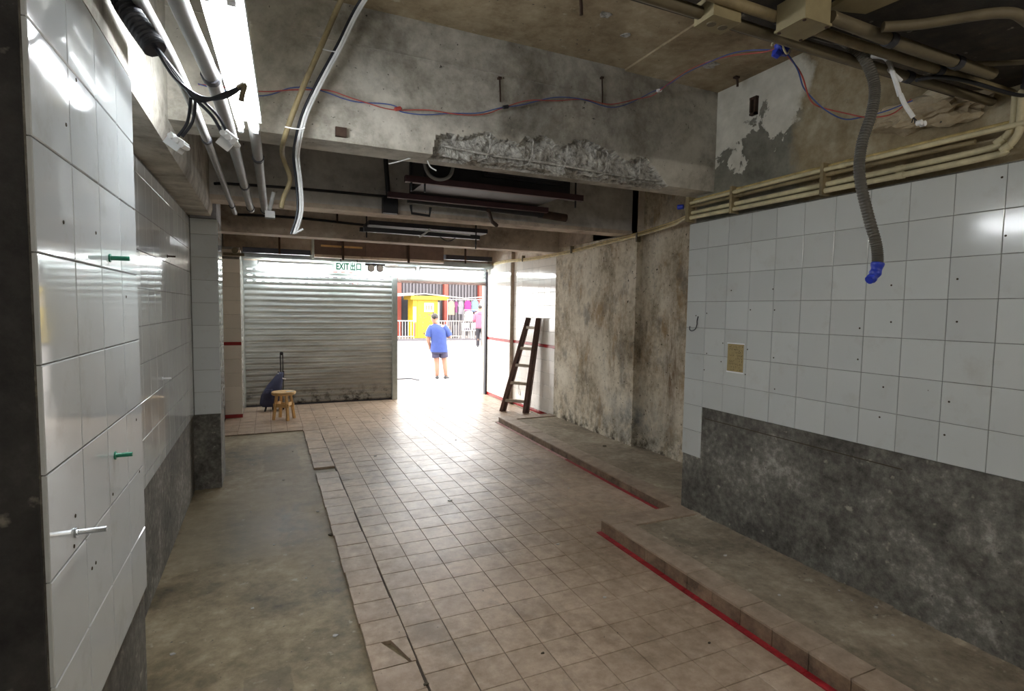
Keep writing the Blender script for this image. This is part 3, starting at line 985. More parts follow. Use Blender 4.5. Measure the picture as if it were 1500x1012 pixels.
# white cable bundle and old rope-like conduit hanging across the middle beam
wb = thing('cable_bundle', (.2, 3.1, 2.12), 'white cable bundle dropping past the beam beside the twin lamp', 'cable')
PB = [(.62, 2.55, 3.36), (.48, 3.0, 3.292), (.366, 3.05, 3.06), (.268, 3.1, 2.87), (.2, 3.14, 2.72), (.168, 3.19, 2.60), (.164, 3.4, 2.55), (.182, 3.48, 2.42), (.187, 3.5, 2.26), (.150, 3.5, 2.125)]
for k, (dx, dz, mt, r) in enumerate(((0, 0, 'wire_white', .0075), (.012, .004, 'wire_white', .0065), (-.016, 0, 'wire_black', .007), (.004, .014, 'wire_white', .006))):
    MB().tube(smooth_path([(p[0] + dx, p[1] + .004 * k, p[2] + dz) for p in PB]), r, 8).build('strand', mt, wb, True)
MB().tube(smooth_path([(.150, 3.5, 2.127), (.165, 3.49, 2.135), (.2, 3.47, 2.155)]), .006, 6).build('bent_end', 'wire_white', wb, True)
pipe('conduit', [(.46, 2.6, 3.36), (.37, 3.02, 3.276), (.268, 3.06, 3.03), (.184, 3.1, 2.83), (.10, 3.17, 2.60), (.094, 3.52, 2.58), (.137, 3.6, 2.466), (.097, 3.6, 2.349), (.085, 3.6, 2.287)], .014, 'pvc_grime', 'old beige conduit bent under the beam beside the white cables', 'conduit')
for (z_, x_, lab) in ((3.03, .31, 'white cable tie knotted high on the beam cables'), (2.61, .135, 'white cable tie at the lower edge of the middle beam')):
    one('cable_tie', MB().tube(smooth_path([(x_ - .04, 3.06, z_), (x_, 3.05, z_ - .006), (x_ + .04, 3.06, z_), (x_ + .055, 3.055, z_ + .008)]), .003, 6), 'wire_white', lab, 'cable tie')
one('conduit_stub', MB().tube([(.045, 3.62, 2.38), (.02, 3.62, 2.27)], .012, 8).box(-.005, .05, 3.59, 3.65, 2.225, 2.265), 'conduit_grey', 'short cut conduit stub hanging beyond the middle beam', 'conduit')
# red and blue twin wire looping across the beam
rbp = [(-.3, 3.2, 2.80), (-.022, 3.2, 2.802), (.144, 3.2, 2.856), (.3, 3.2, 2.872), (.462, 3.2, 2.848), (.683, 3.2, 2.843), (.73, 3.2, 2.832), (.934, 3.2, 2.856), (1.192, 3.2, 2.889), (1.373, 3.2, 2.959), (1.611, 3.2, 3.04), (1.915, 3.2, 3.099), (2.159, 3.2, 3.095), (2.385, 3.2, 3.178), (2.50, 3.12, 3.23),
       (2.42, 2.75, 3.20), (2.25, 2.25, 3.06), (2.05, 1.80, 2.86), (1.86, 1.585, 2.742)]
rb2 = [(1.86, 1.585, 2.742), (2.00, 1.62, 2.70), (2.15, 1.68, 2.64), (2.26, 1.68, 2.60), (2.42, 1.66, 2.585), (2.60, 1.62, 2.62), (2.70, 1.58, 2.68)]
tw = thing('twin_wire', (1.3, 3.2, 2.8), 'loose red and blue wire pair looping along the middle beam', 'wire')
for k, mt in enumerate(('wire_red', 'wire_blue')):
    for q, path in enumerate((rbp, rb2)):
        P = smooth_path(path, 10)
        P2 = []
        for i, p in enumerate(P):
            w = .010 + .010 * noise.noise((i * .07, 3, q))
            a = i * .22 + k * math.pi + 2 * noise.noise((i * .05, 9, q))
            P2.append(p + Vector((0, math.cos(a) * w * .5, math.sin(a) * w)))
        MB().tube(P2, .0031, 6).build('red_strand' if k == 0 else 'blue_strand', mt, tw, True)
for (p, mt) in (((1.373, 3.19, 2.957), 'wire_black'), ((2.50, 3.12, 3.228), 'plastic_white'), ((.70, 3.19, 2.838), 'wire_red')):
    MB().lathe([(.0, -.025), (.011, -.018), (.012, .016), (.0, .026)], p, (1, 0, .3), 8).build('taped_joint', mt, tw, True)
kn = MB()
for k in range(5):
    a = k * 1.3
    kn.lathe([(.0, -.02), (.018, -.012), (.02, .01), (.0, .022)], (1.86 + .02 * math.cos(a), 1.585 + .008 * math.sin(a), 2.735 + .016 * math.sin(a * 1.7)), (math.cos(a), .3, math.sin(a)), 8)
kn.build('knot', 'tape_blue', tw, True)
MB().tube(smooth_path([(1.80, 1.58, 2.735), (1.82, 1.57, 2.77), (1.86, 1.56, 2.71), (1.90, 1.57, 2.76)]), .004, 6).build('tie', 'pvc', tw, True)

# conduits strapped below the near beam
for k, (y_, z_, r, x0, x1, mt, lab) in enumerate(((1.47, 2.705, .020, .6, 3.12, 'conduit', 'long dusty conduit under the near beam, closest to the red-blue wire knot'),
                                         (1.395, 2.718, .018, .9, 3.12, 'pvc_grime', 'second dusty conduit under the near beam behind the grey flexible hose'),
                                         (1.30, 2.70, .022, 1.75, 2.75, 'conduit', 'thick short conduit under the near beam past the cream box'))):
    pipe('conduit', [(x0, y_, z_), ((x0 + x1) / 2, y_ + .004, z_ - .004), (x1, y_, z_)], r, mt, lab, 'conduit', collars=(.35, .7), cm='dark_grey')
pipe('conduit', [(1.95, 1.25, 2.69), (2.05, 1.18, 2.69), (2.2, 1.03, 2.69), (2.35, 1.02, 2.69), (2.75, 1.08, 2.69)], .017, 'conduit', 'bent conduit crossing the dark underside near the camera', 'conduit')
pipe('conduit', [(2.62, 1.30, 2.715), (2.80, 1.20, 2.72), (2.98, 1.05, 2.73)], .010, 'conduit', 'thin angled conduit in the dark corner over the tiles', 'conduit')
one('steel_channel', MB().box(2.98, 3.04, .76, 1.30, 2.69, 2.76).box(2.97, 3.05, .76, 1.30, 2.68, 2.695), 'black_metal', 'black steel channel hung in the dark corner overhead', 'channel', smooth=False)
jb = thing('junction_box', (1.62, 1.31, 2.655), 'cream square junction box under the near beam with screws', 'junction box')
MB().prism([(1.59, 1.27), (1.71, 1.27), (1.71, 1.38), (1.59, 1.38)], 'z', 2.655, 2.74).build('body', 'cream_box', jb)
MB().prism([(1.586, 1.266), (1.714, 1.266), (1.714, 1.384), (1.586, 1.384)], 'z', 2.648, 2.656).build('cover', 'cream_box', jb)
for (a, b) in ((1.597, 1.277), (1.703, 1.277), (1.703, 1.373), (1.597, 1.373)):
    MB().lathe([(.0, 0), (.006, 0), (.006, .003), (.0, .004)], (a, b, 2.648), (0, 0, -1), 8).build('screw', 'rust', jb)
sj = thing('socket_box', (1.40, 1.45, 2.66), 'small cream conduit box with round knockouts by the ceiling edge', 'junction box')
MB().box(1.34, 1.46, 1.41, 1.50, 2.668, 2.74).build('body', 'cream_box', sj)
for a in (1.375, 1.425):
    MB().lathe([(.0, 0), (.016, 0), (.016, .004), (.0, .004)], (a, 1.455, 2.668), (0, 0, -1), 12).build('knockout', 'conduit', sj)
one('board_offcut', MB().prism([(1.74, 1.12), (1.92, 1.14), (1.90, 1.28), (1.76, 1.32)], 'z', 2.735, 2.752), 'cream_box', 'pale board offcut fixed to the dark soffit by the junction box', 'board', smooth=False)
# grey flexible conduit
fx = thing('flexible_conduit', (2.11, 1.40, 1.84), 'grey corrugated flexible conduit dangling before the tiled wall', 'conduit')
FP = smooth_path([(1.82, 1.44, 2.735), (1.975, 1.47, 2.757), (2.048, 1.463, 2.757), (2.112, 1.43, 2.703), (2.154, 1.403, 2.598), (2.147, 1.398, 2.492), (2.109, 1.406, 2.36), (2.098, 1.402, 2.241), (2.123, 1.38, 2.097), (2.155, 1.357, 1.965), (2.158, 1.35, 1.89)], 60)
MB().tube(FP, .02, 10, rf=lambda t: .0195 + .0013 * math.sin(t * 2 * math.pi * 125)).build('hose', 'flex', fx, True)
MB().tube(smooth_path([(2.158, 1.35, 1.90), (2.152, 1.352, 1.865), (2.138, 1.355, 1.842), (2.122, 1.357, 1.832)]), .02, 10, rf=lambda t: .0225 - .006 * t + .002 * math.sin(t * 19)).build('taped_end', 'tape_blue', fx, True, label='blue tape wrapped round the cut end')
# white wire with terminal block
ww = thing('white_wire', (2.36, 1.42, 2.47), 'white wire hanging from the near beam with a small connector', 'wire')
MB().tube(smooth_path([(2.26, 1.49, 2.75), (2.304, 1.458, 2.738), (2.328, 1.44, 2.675), (2.352, 1.423, 2.587)]), .009, 8).build('upper_wire', 'wire_white', ww, True)
MB().tube(smooth_path([(2.354, 1.423, 2.594), (2.372, 1.412, 2.55), (2.40, 1.394, 2.50)]), .009, 8).build('lower_wire', 'wire_white', ww, True)
for k in range(3):
    MB().tube(smooth_path([(2.40, 1.394, 2.50), (2.405 + .012 * (k - 1), 1.392, 2.49), (2.406 + .02 * (k - 1), 1.391, 2.476)]), .002, 5).build('core', 'wire_black', ww, True)
for k in (-1, 1):
    MB().lathe([(.0, 0), (.011, .002), (.011, .02), (.0, .022)], (2.41 + .012 * k, 1.38, 2.47), (0, -1, 0), 10).build('terminal', 'plastic_white', ww, True)
pipe('cable_stub', [(2.28, 1.47, 2.71), (2.34, 1.455, 2.69), (2.40, 1.45, 2.665)], .007, 'wire_white', 'short white cable stub below the dusty conduits', 'cable')
pipe('cable', [(2.45, 1.42, 2.665), (2.56, 1.40, 2.69), (2.72, 1.37, 2.69), (3.0, 1.33, 2.67), (3.14, 1.30, 2.68)], .008, 'wire_black', 'black cable sagging through the dark corner overhead', 'cable')
# broken render lump by the right wall
lp = bmesh.new(); bmesh.ops.create_icosphere(lp, subdivisions=4, radius=1)
me = bpy.data.meshes.new('broken_render')
for v in lp.verts:
    n_ = noise.fractal(v.co * 1.6, .8, 2, 4)
    v.co = Vector((v.co.x * .10, v.co.y * .24, v.co.z * .09)) * (1 + .45 * n_)
lp.to_mesh(me); lp.free(); me.materials.append(M['ceiling'])
o = bpy.data.objects.new('broken_render', me); link(o); o.location = (3.13, 1.72, 2.76)
info(o, 'lump of broken render hanging above the wall pipes', 'render')

# black spiral duct and dangling connectors at upper left
sd = thing('spiral_cable', (-0.272, 1.759, 2.125), 'black spiral-wrapped cable ending in two white connectors', 'cable')
SPt = smooth_path([(-0.348, 1.819, 2.618), (-0.339, 1.793, 2.507), (-0.262, 1.757, 2.377)], 110)
MB().tube(SPt, 0.03, 10, rf=lambda t: .029 + .002 * math.sin(t * 2 * math.pi * 26)).build('sleeve', 'wire_black', sd, True)
for k in range(3):
    MB().tube(smooth_path([(-0.262, 1.757, 2.384), (-0.218 + .006 * k, 1.731, 2.305), (-0.168, 1.706, 2.259 - .006 * k), (-0.128, 1.686, 2.247), (-0.086, 1.669, 2.257 + .004 * k), (-0.057, 1.657, 2.279)]), .0055, 6).build('core', 'wire_black', sd, True)
MB().tube(smooth_path([(-0.064, 1.659, 2.276), (-0.047, 1.657, 2.287), (-0.053, 1.657, 2.261), (-0.056, 1.657, 2.244)]), .007, 6).build('bare_end', 'conduit', sd, True)
for k, (path, cpos) in enumerate((([(-0.172, 1.707, 2.250), (-0.181, 1.707, 2.186), (-0.207, 1.715, 2.144)], (-0.215, 1.718, 2.128)), ([(-0.157, 1.700, 2.243), (-0.120, 1.680, 2.202), (-0.096, 1.664, 2.155)], (-0.091, 1.662, 2.137)))):
    for s in (-1, 1):
        MB().tube(smooth_path([(p[0] + .006 * s, p[1], p[2] + .002 * s) for p in path]), .0042, 6).build('lead', 'wire_black', sd, True)
    cx, cy, cz = cpos
    cb = MB()
    dirv = Vector((.7, -.3, -.55 if k == 0 else .9)).normalized()
    cb.bar(Vector(cpos) - dirv * .022, Vector(cpos) + dirv * .022, .034, .026, (0, 1, .2))
    conn = cb.build('connector', 'plastic_white', sd)
    for s in (-1, 0, 1):
        MB().lathe([(.0, -.02), (.0075, -.018), (.0075, .018), (.0, .02)], Vector(cpos) + Vector((.012 * s + .008, -.018, -.01 * s)), (.3, 1, 0), 8).build('terminal', 'plastic_white', conn, True)

# five pipes along the top of the right wall tiles
for k, (x_, ya, yb, z_, r, mt, lab) in enumerate((
        (3.09, 3.46, 1.0, 2.578, .011, 'wire_yellow', 'topmost yellowed pipe above the white wall tiles'),
        (3.055, 3.40, 1.0, 2.553, .013, 'pvc', 'second pipe from the top above the white wall tiles'),
        (3.07, 3.42, 1.5, 2.526, .012, 'pvc_grime', 'third pipe from the top above the white wall tiles'))):
    pipe('wall_pipe', [(x_, ya, z_), (x_ - .005, 2.4, z_ + .006), (x_, yb, z_ - .004)], r, mt, lab, 'pipe', collars=(.3, .62))
for k, (x_, z_, ye, lab) in enumerate(((3.075, 2.476, 1.46, 'fourth pipe from the top above the tiles, bending upwards'), (3.06, 2.436, 1.43, 'lowest pipe above the white wall tiles, bending upwards'))):
    pipe('wall_pipe', [(x_, 3.40, z_ + .004), (x_, 2.4, z_), (x_, ye + .05, z_), (x_, ye - .05, z_ + .022), (x_, ye - .095, z_ + .075), (x_, ye - .10, z_ + .16), (x_ , ye - .1, 2.70)], .0155, 'pvc', lab, 'pipe', collars=(.25, .5))
br = thing('pipe_bracket', (3.07, 3.40, 2.40), 'beige bracket clamping the wall pipes at the recess corner', 'bracket')
MB().box(3.035, 3.10, 3.385, 3.42, 2.41, 2.60).build('plate', 'pvc_grime', br)
MB().lathe([(.0, -.02), (.02, -.015), (.02, .03), (.0, .035)], (3.03, 3.46, 2.535), (-.5, .8, 0), 10).build('taped_end', 'tape_blue', br, True)
for y_, lab in ((2.95, 'dusty clip on the wall pipes above the paper notice'), (2.25, 'dusty clip on the wall pipes near the flexible conduit')):
    one('pipe_clip', MB().box(3.035, 3.108, y_, y_ + .02, 2.41, 2.60), 'pvc_grime', lab, 'clip', smooth=False)
# cable run continuing along the recess and far wall
cr = thing('cable_run', (3.93, 6.8, 2.52), 'bundle of yellowed cables along the top of the stained recess', 'cable')
for k in range(4):
    o3 = .012 * k
    MB().tube(smooth_path([(3.12, 3.46, 2.43 + o3), (3.55, 4.0, 2.56 + o3 * .6), (3.90, 4.6, 2.60 + o3), (3.93, 5.28, 2.562 + o3), (3.945, 6.2, 2.53 + o3), (3.94, 6.9, 2.503 + o3), (3.935, 8.0, 2.50 + o3), (3.93, 9.0, 2.535 + o3), (3.93, 9.68, 2.53 + o3)]), .0085 + .002 * (k % 2), 7).build('strand', ('pvc', 'wire_yellow', 'pvc_grime', 'wire_yellow')[k], cr, True)
for y_ in (5.2, 6.7, 8.3):
    MB().box(3.91, 3.965, y_, y_ + .02, 2.50, 2.60).build('saddle', 'conduit', cr)

# dark pipe on the second beam, rack and duct box between beams
pipe('iron_pipe', [(-.40, 5.36, 2.735), (-.27, 5.34, 2.742), (.288, 5.34, 2.758), (1.049, 5.34, 2.764), (1.30, 5.34, 2.768)], .013, 'black_metal', 'thin black pipe along the face of the second beam', 'pipe')
one('switch_box', MB().box(1.02, 1.16, 5.28, 5.36, 2.60, 2.75).tube([(1.08, 5.33, 2.75), (1.06, 5.31, 2.95), (1.02, 5.2, 3.15)], .022, 8), 'black_metal', 'black switch box with a flex on the second beam', 'switch box', smooth=False)
pipe('iron_pipe', [(1.20, 5.05, 2.70), (2.0, 5.05, 2.69), (2.60, 5.05, 2.68)], .035, 'black_metal', 'fat black pipe below the suspended air duct box', 'pipe', collars=(.98,))
one('pipe_end', MB().tube([(2.60, 5.05, 2.68), (2.88, 5.05, 2.665)], .042, 10), 'rust', 'rusty end fitting of the fat black pipe', 'pipe fitting')
pipe('iron_pipe', [(-.30, 7.16, 2.752), (.30, 7.16, 2.768), (1.143, 7.16, 2.742)], .016, 'black_metal', 'thin black pipe along the face of the third beam', 'pipe')
for (xa, lab) in ((.80, 'small rod holding the black pipe on the third beam'),):
    one('pipe_hanger', MB().box(xa, xa + .02, 7.13, 7.17, 2.74, 2.88), 'rust', lab, 'rod', smooth=False)
db = thing('air_duct_box', (1.9, 4.65, 2.66), 'dark suspended air conditioner box on a maroon angle frame', 'air conditioner')
MB().box(1.20, 2.50, 4.32, 5.0, 2.74, 3.16).build('casing', 'black_metal', db)
MB().box(1.66, 2.46, 4.30, 4.325, 2.80, 3.12).build('grille_panel', 'black_metal', db)
for k in range(7):
    MB().box(1.70, 2.42, 4.292, 4.302, 2.83 + .04 * k, 2.842 + .04 * k).build('louver', 'dark_grey', db)
MB().box(1.0, 2.62, 4.28, 4.33, 2.685, 2.735).build('front_angle', 'maroon', db)
MB().box(1.0, 2.62, 4.95, 5.0, 2.685, 2.735).build('rear_angle', 'maroon', db)
for xa in (1.05, 1.16, 2.55):
    MB().tube([(xa, 4.305, 2.62), (xa, 4.305, ZC)], .008, 6).build('hanging_rod', 'black_metal', db)
pipe('looped_hose', [(1.10, 4.1, ZC), (1.10, 4.1, 3.0), (1.10, 4.1, 2.80), (1.14, 4.1, 2.71), (1.22, 4.1, 2.685), (1.30, 4.1, 2.72), (1.33, 4.1, 2.82), (1.32, 4.1, 3.0), (1.32, 4.1, ZC)], .013, 'conduit_grey', 'grey hose loop hanging under the middle beam', 'hose')
rk = thing('hanging_rack', (1.7, 6.3, 2.52), 'black suspended rack with white cable stubs between far beams', 'rack')
MB().box(1.0, 2.38, 6.28, 6.33, 2.545, 2.595).build('front_rail', 'black_metal', rk)
MB().box(1.02, 2.55, 6.72, 6.77, 2.60, 2.65).build('rear_rail', 'black_metal', rk)
MB().box(1.06, 2.50, 6.32, 6.74, 2.63, 2.68).build('tray', 'dark_grey', rk)
for xa, ya in ((1.03, 6.305), (2.34, 6.305), (2.5, 6.745)):
    MB().tube([(xa, ya, 2.48), (xa, ya, ZC)], .008, 6).build('hanging_rod', 'black_metal', rk)
MB().tube(smooth_path([(1.75, 6.26, 2.62), (1.68, 6.24, 2.56), (1.62, 6.24, 2.52)]), .012, 6).build('cable_stub', 'wire_white', rk, True)
MB().tube([(1.55, 6.26, 2.60), (2.25, 6.26, 2.585)], .008, 6).build('cable_run', 'wire_white', rk, True)
MB().tube(smooth_path([(1.86, 6.26, 2.55), (1.93, 6.25, 2.50), (2.0, 6.25, 2.50), (2.06, 6.26, 2.54)]), .006, 6).build('cable_loop', 'wire_black', rk, True)
pipe('iron_bracket', [(1.98, 5.0, 2.66), (2.12, 5.25, 2.60), (2.22, 5.36, 2.58)], .02, 'rust', 'slanting rusty bracket on the second beam', 'bracket', sm=False)
one('bracket_loop', MB().tube([(1.24, 5.1, 2.66), (1.25, 5.1, 2.585), (1.42, 5.1, 2.575), (1.43, 5.1, 2.655)], .013, 6), 'black_metal', 'square black bracket loop under the fat pipe', 'bracket')
# frayed white wires below the middle beam
for k, (a, b, c_, lab) in enumerate((((.83, 3.4, 2.63), (.76, 3.4, 2.60), (.69, 3.4, 2.575), 'frayed white wire under the middle beam, pointing to the lamp'), ((.93, 3.4, 2.63), (.95, 3.4, 2.59), (.99, 3.4, 2.57), 'short curled white wire under the middle beam'))):
    pipe('wire_end', [a, b, c_], .004, 'wire_white', lab, 'wire', n=6)
# rusty hangers on beam and ceiling
def hanger(p, L, lab, wide=.012):
    t = thing('rusty_hanger', p, lab, 'hanger')
    MB().tube([(p[0], p[1], p[2]), (p[0] + .004, p[1] - .004, p[2] - L * .6), (p[0] + .008, p[1], p[2] - L)], wide * .5, 6).build('rod', 'rust', t, True)
    MB().box(p[0] - wide, p[0] + wide, p[1] - .01, p[1] + .02, p[2] - .012, p[2]).build('plate', 'rust', t)
hanger((1.348, 3.236, 3.15), .15, 'rusty rod on the middle beam above the spalled edge', .011)
hanger((2.105, 3.236, 3.29), .18, 'rusty spike on the middle beam touching the twin wire', .010)
hanger((3.06, 2.97, ZC - .01), .07, 'rusty hook in the ceiling before the peeling wall', .018)
hanger((1.555, 2.62, ZC + .004), .10, 'dark spring hook hanging from the ceiling centre', .02)
hb = MB(); hb.box(3.135, 3.162, 2.86, 2.92, 3.20, 3.215); hb.box(3.13, 3.16, 2.862, 2.875, 3.09, 3.21); hb.box(3.13, 3.16, 2.90, 2.913, 3.11, 3.21); hb.box(3.13, 3.16, 2.862, 2.913, 3.09, 3.105)
one('wall_shackle', hb, 'rust', 'rusty square shackle at the top of the peeling wall', 'shackle', smooth=False)
one('conduit_clip', MB().box(.36, .42, 3.225, 3.25, 2.65, 2.70), 'rust', 'small rusty clip at the foot of the middle beam', 'clip', smooth=False)

# ================================================================== SMALL THINGS ON THE WALLS
def bolt(p, n, L, mt, lab, cat='bolt'):
    n = Vector(n)
    t = thing(cat.replace(' ', '_'), p, lab, cat)
    MB().tube([Vector(p), Vector(p) + n * L], .006, 8).build('shank', mt, t, True)
    MB().lathe([(.0, 0), (.011, 0), (.011, .004), (.0, .004)], Vector(p), n, 10).build('washer', mt, t, True)
    return t
bolt((-.377, 1.394, 1.216), (1, 0, 0), .055, 'steel', 'bright steel expansion bolt low on the near tile panel')
bolt((-.377, 1.732, 1.295), (1, 0, 0), .04, 'anchor_green', 'green plastic anchor halfway down the near tile panel', 'anchor')
bolt((-.377, 1.746, 1.819), (1, 0, 0), .045, 'anchor_green', 'green plastic anchor in the reflected shutter near eye level', 'anchor')
bolt((-.625, 4.42, 2.03), (1, 0, 0), .05, 'rust', 'rusty hook on the set-back tiles near the pillar', 'hook')
bolt((-.625, 4.1, 1.22), (1, 0, 0), .05, 'plastic_white', 'white peg low on the set-back tiled wall', 'peg')
# drill holes in the wall tiles
def hole(p, n, r, wall):
    MB().lathe([(.0, .0), (r, .0), (r * .8, .0012), (.0, .0016)], Vector(p), Vector(n), 8).build('drill_hole', 'ink', wall)
HR = [(3.215, 1.69), (3.33, 1.67), (3.2, 1.38), (3.22, 1.25), (2.98, 1.86), (2.80, 1.72), (2.81, 1.44), (2.82, 1.26), (2.62, 1.86), (2.60, 1.72), (2.59, 1.40), (2.57, 1.19), (2.02, 1.62), (2.02, 1.44), (1.86, 1.86), (1.85, 1.66), (1.87, 1.30), (1.88, 1.13), (1.55, 1.88), (1.54, 1.67), (1.55, 1.27), (1.56, 1.10), (3.04, 1.47), (3.05, 1.33), (1.37, 2.07), (1.40, 2.34)]
for y_, z_ in HR:
    hole((3.1, y_, z_), (-1, 0, 0), .0055, wall_right)
for y_, z_ in ((1.40, 1.864), (1.52, 2.19), (1.44, 2.07), (1.63, 1.87), (1.385, 1.19), (1.40, 1.25), (1.70, 1.20), (1.50, 1.09), (1.53, 1.09), (1.92, 1.72), (2.0, 1.34), (2.02, 1.17)):
    hole((-.377, y_, z_), (1, 0, 0), .0045, wall_left)
# bent wire hook
one('wire_hook', MB().tube(smooth_path([(3.095, 3.30, 1.665), (3.09, 3.305, 1.63), (3.085, 3.30, 1.60), (3.075, 3.305, 1.565), (3.06, 3.325, 1.55), (3.055, 3.345, 1.56), (3.06, 3.35, 1.585)]), .004, 6), 'wire_black', 'bent black wire hook on the corner tiles', 'hook')
# handwritten price notice
no = thing('paper_notice', (3.098, 2.915, 1.268), 'yellowed handwritten paper notice taped to the white tiles', 'notice')
MB().box(3.0975, 3.0995, 2.842, 2.988, 1.268, 1.472).build('sheet', 'paper', no)
rg = random.Random(11)
stroke = MB()
for row in range(9):
    z_ = 1.458 - .021 * row
    for blk in range(7):
        if row in (2, 4) and blk < 3: continue
        if row in (5, 6, 7, 8) and rg.random() < .25: continue
        y_ = 2.976 - .0188 * blk
        if blk == 3 and rg.random() < .7: continue
        for q in range(3):
            yy_ = y_ - rg.uniform(0, .013); zz_ = z_ - rg.uniform(0, .012)
            if rg.random() < .5: stroke.box(3.0970, 3.0976, yy_ - rg.uniform(.004, .010), yy_, zz_ - .0018, zz_)
            else: stroke.box(3.0970, 3.0976, yy_ - .002, yy_, zz_ - rg.uniform(.004, .010), zz_)
stroke.build('handwriting', 'ink', no)
for (a, b, c_, d_2) in ((2.836, 2.994, 1.470, 1.478), (2.836, 2.994, 1.260, 1.270)):
    MB().box(3.0968, 3.0995, a, b, c_, d_2).build('tape', 'plastic_white', no)

# ================================================================== FURNITURE AND LOOSE THINGS
# round-topped wooden stool
st = thing('wooden_stool', (.205, 8.765, 0), 'small round-topped pale wooden stool before the shutter', 'stool')
ctr = Vector((.205, 8.765, 0))
MB().lathe([(.0, .372), (.158, .372), (.172, .385), (.174, .405), (.165, .418), (.0, .42)], ctr, n=28).build('seat', 'wood_light', st, True)
MB().prism([(.25, 8.66), (.36, 8.72), (.345, 8.79), (.23, 8.75)], 'z', .4195, .4225).build('white_patch', 'cloth_white', st)
feet = [Vector((.060, 8.735, 0)), Vector((.255, 8.60, 0)), Vector((.155, 8.93, 0)), Vector((.35, 8.795, 0))]
tops = []
for q in feet:
    tp = ctr + (q - ctr) * .66 + Vector((0, 0, .375)); tops.append(tp)
    MB().bar(q, tp, .034, .034, (1, .5, 0)).build('leg', 'wood_light', st)
def mid(i, h): return feet[i].lerp(tops[i], h / .375)
for (i, j, h) in ((0, 1, .215), (2, 3, .205), (1, 3, .235), (0, 2, .235)):
    a, b = mid(i, h), mid(j, h); e = (b - a).normalized() * .03
    MB().bar(a - e, b + e, .02, .055).build('stretcher', 'wood_light', st)

# folding shopping trolley
tr = thing('shopping_trolley', (.12, 9.62, 0), 'navy folding shopping trolley leaning by the closed shutter', 'trolley')
MB().tube(smooth_path([(.185, 9.72, .60), (.185, 9.74, .88), (.190, 9.74, .925), (.215, 9.74, .925), (.222, 9.74, .88), (.222, 9.72, .60)]), .009, 8).build('handle', 'black_metal', tr, True)
MB().box(.178, .228, 9.715, 9.765, .885, .935).build('grip', 'black_metal', tr)
for xa in (.15, .235):
    MB().tube([(xa, 9.72, .62), (xa - .03, 9.60, .07)], .008, 8).build('frame_tube', 'black_metal', tr, True)
def rect(cx, cy, z, hx, hy, sk=0, n=20):
    out = []
    for k in range(n):
        a = 2 * math.pi * k / n; c_, s_ = math.cos(a), math.sin(a)
        r = 1 / (abs(c_) ** 4 + abs(s_) ** 4) ** .25
        out.append((cx + hx * r * c_ + sk * s_, cy + hy * r * s_, z))
    return out
MB().loft([rect(.045, 9.56, .075, .145, .11), rect(.03, 9.55, .12, .165, .125), rect(.04, 9.56, .25, .155, .12), rect(.09, 9.60, .40, .115, .10), rect(.15, 9.65, .52, .07, .075), rect(.185, 9.68, .595, .045, .05), rect(.19, 9.68, .61, .02, .03)]).build('bag', 'navy', tr, True)
MB().loft([rect(-.03, 9.44, .20, .05, .02), rect(-.03, 9.435, .28, .055, .025), rect(.01, 9.47, .36, .05, .02)]).build('pocket', 'navy', tr, True)
MB().tube(smooth_path([(.145, 9.64, .60), (.16, 9.62, .545), (.21, 9.60, .515), (.26, 9.62, .495)]), .011, 8).build('drawstring', 'wire_white', tr, True)
for xa in (.06, .22):
    w = MB().lathe([(.0, -.015), (.045, -.015), (.06, -.008), (.06, .008), (.045, .015), (.0, .015)], (xa, 9.58, .062), (1, 0, 0), 20).build('wheel', 'black_metal', tr, True)
    MB().lathe([(.0, -.019), (.015, -.019), (.015, .019), (.0, .019)], (xa, 9.58, .062), (1, 0, 0), 10).build('hub', 'conduit_grey', w, True)
MB().bar((-.02, 9.50, .14), (-.06, 9.46, .004), .02, .02).build('stand', 'black_metal', tr)

# folded stepladder leaning on the far wall
la = thing('stepladder', (3.72, 8.06, 0), 'dark brown folded stepladder leaning on the white tiled wall', 'ladder')
FLf, FRf = Vector((3.535, 8.235, 0)), Vector((3.835, 7.965, 0))
TLf, TRf = Vector((3.925, 8.035, 1.56)), Vector((3.955, 7.735, 1.56))
back = Vector((.062, .012, 0))
for nm, offs in (('front_rail', Vector((0, 0, 0))), ('rear_rail', back)):
    for a, b in ((FLf, TLf), (FRf, TRf)):
        e = offs * (1.0 if nm == 'rear_rail' else 0)
        top = b + e * .55 + Vector((-.02, 0, 0))
        MB().bar(a + e, top, .05, .055, (1, 1, 0)).build(nm, 'wood_dark', la)
for q in (.12, .31, .50, .68, .90):
    MB().bar(FLf.lerp(TLf, q), FRf.lerp(TRf, q), .05, .045).build('rung', 'wood_grey', la)
MB().tube(smooth_path([FLf.lerp(TLf, .33) + Vector((.12, -.10, 0)), Vector((3.76, 8.02, .40)), Vector((3.78, 8.0, .30)), Vector((3.75, 8.03, .33)), FLf.lerp(TLf, .33) + Vector((.11, -.09, 0))]), .004, 6).build('cord', 'wire_white', la, True)

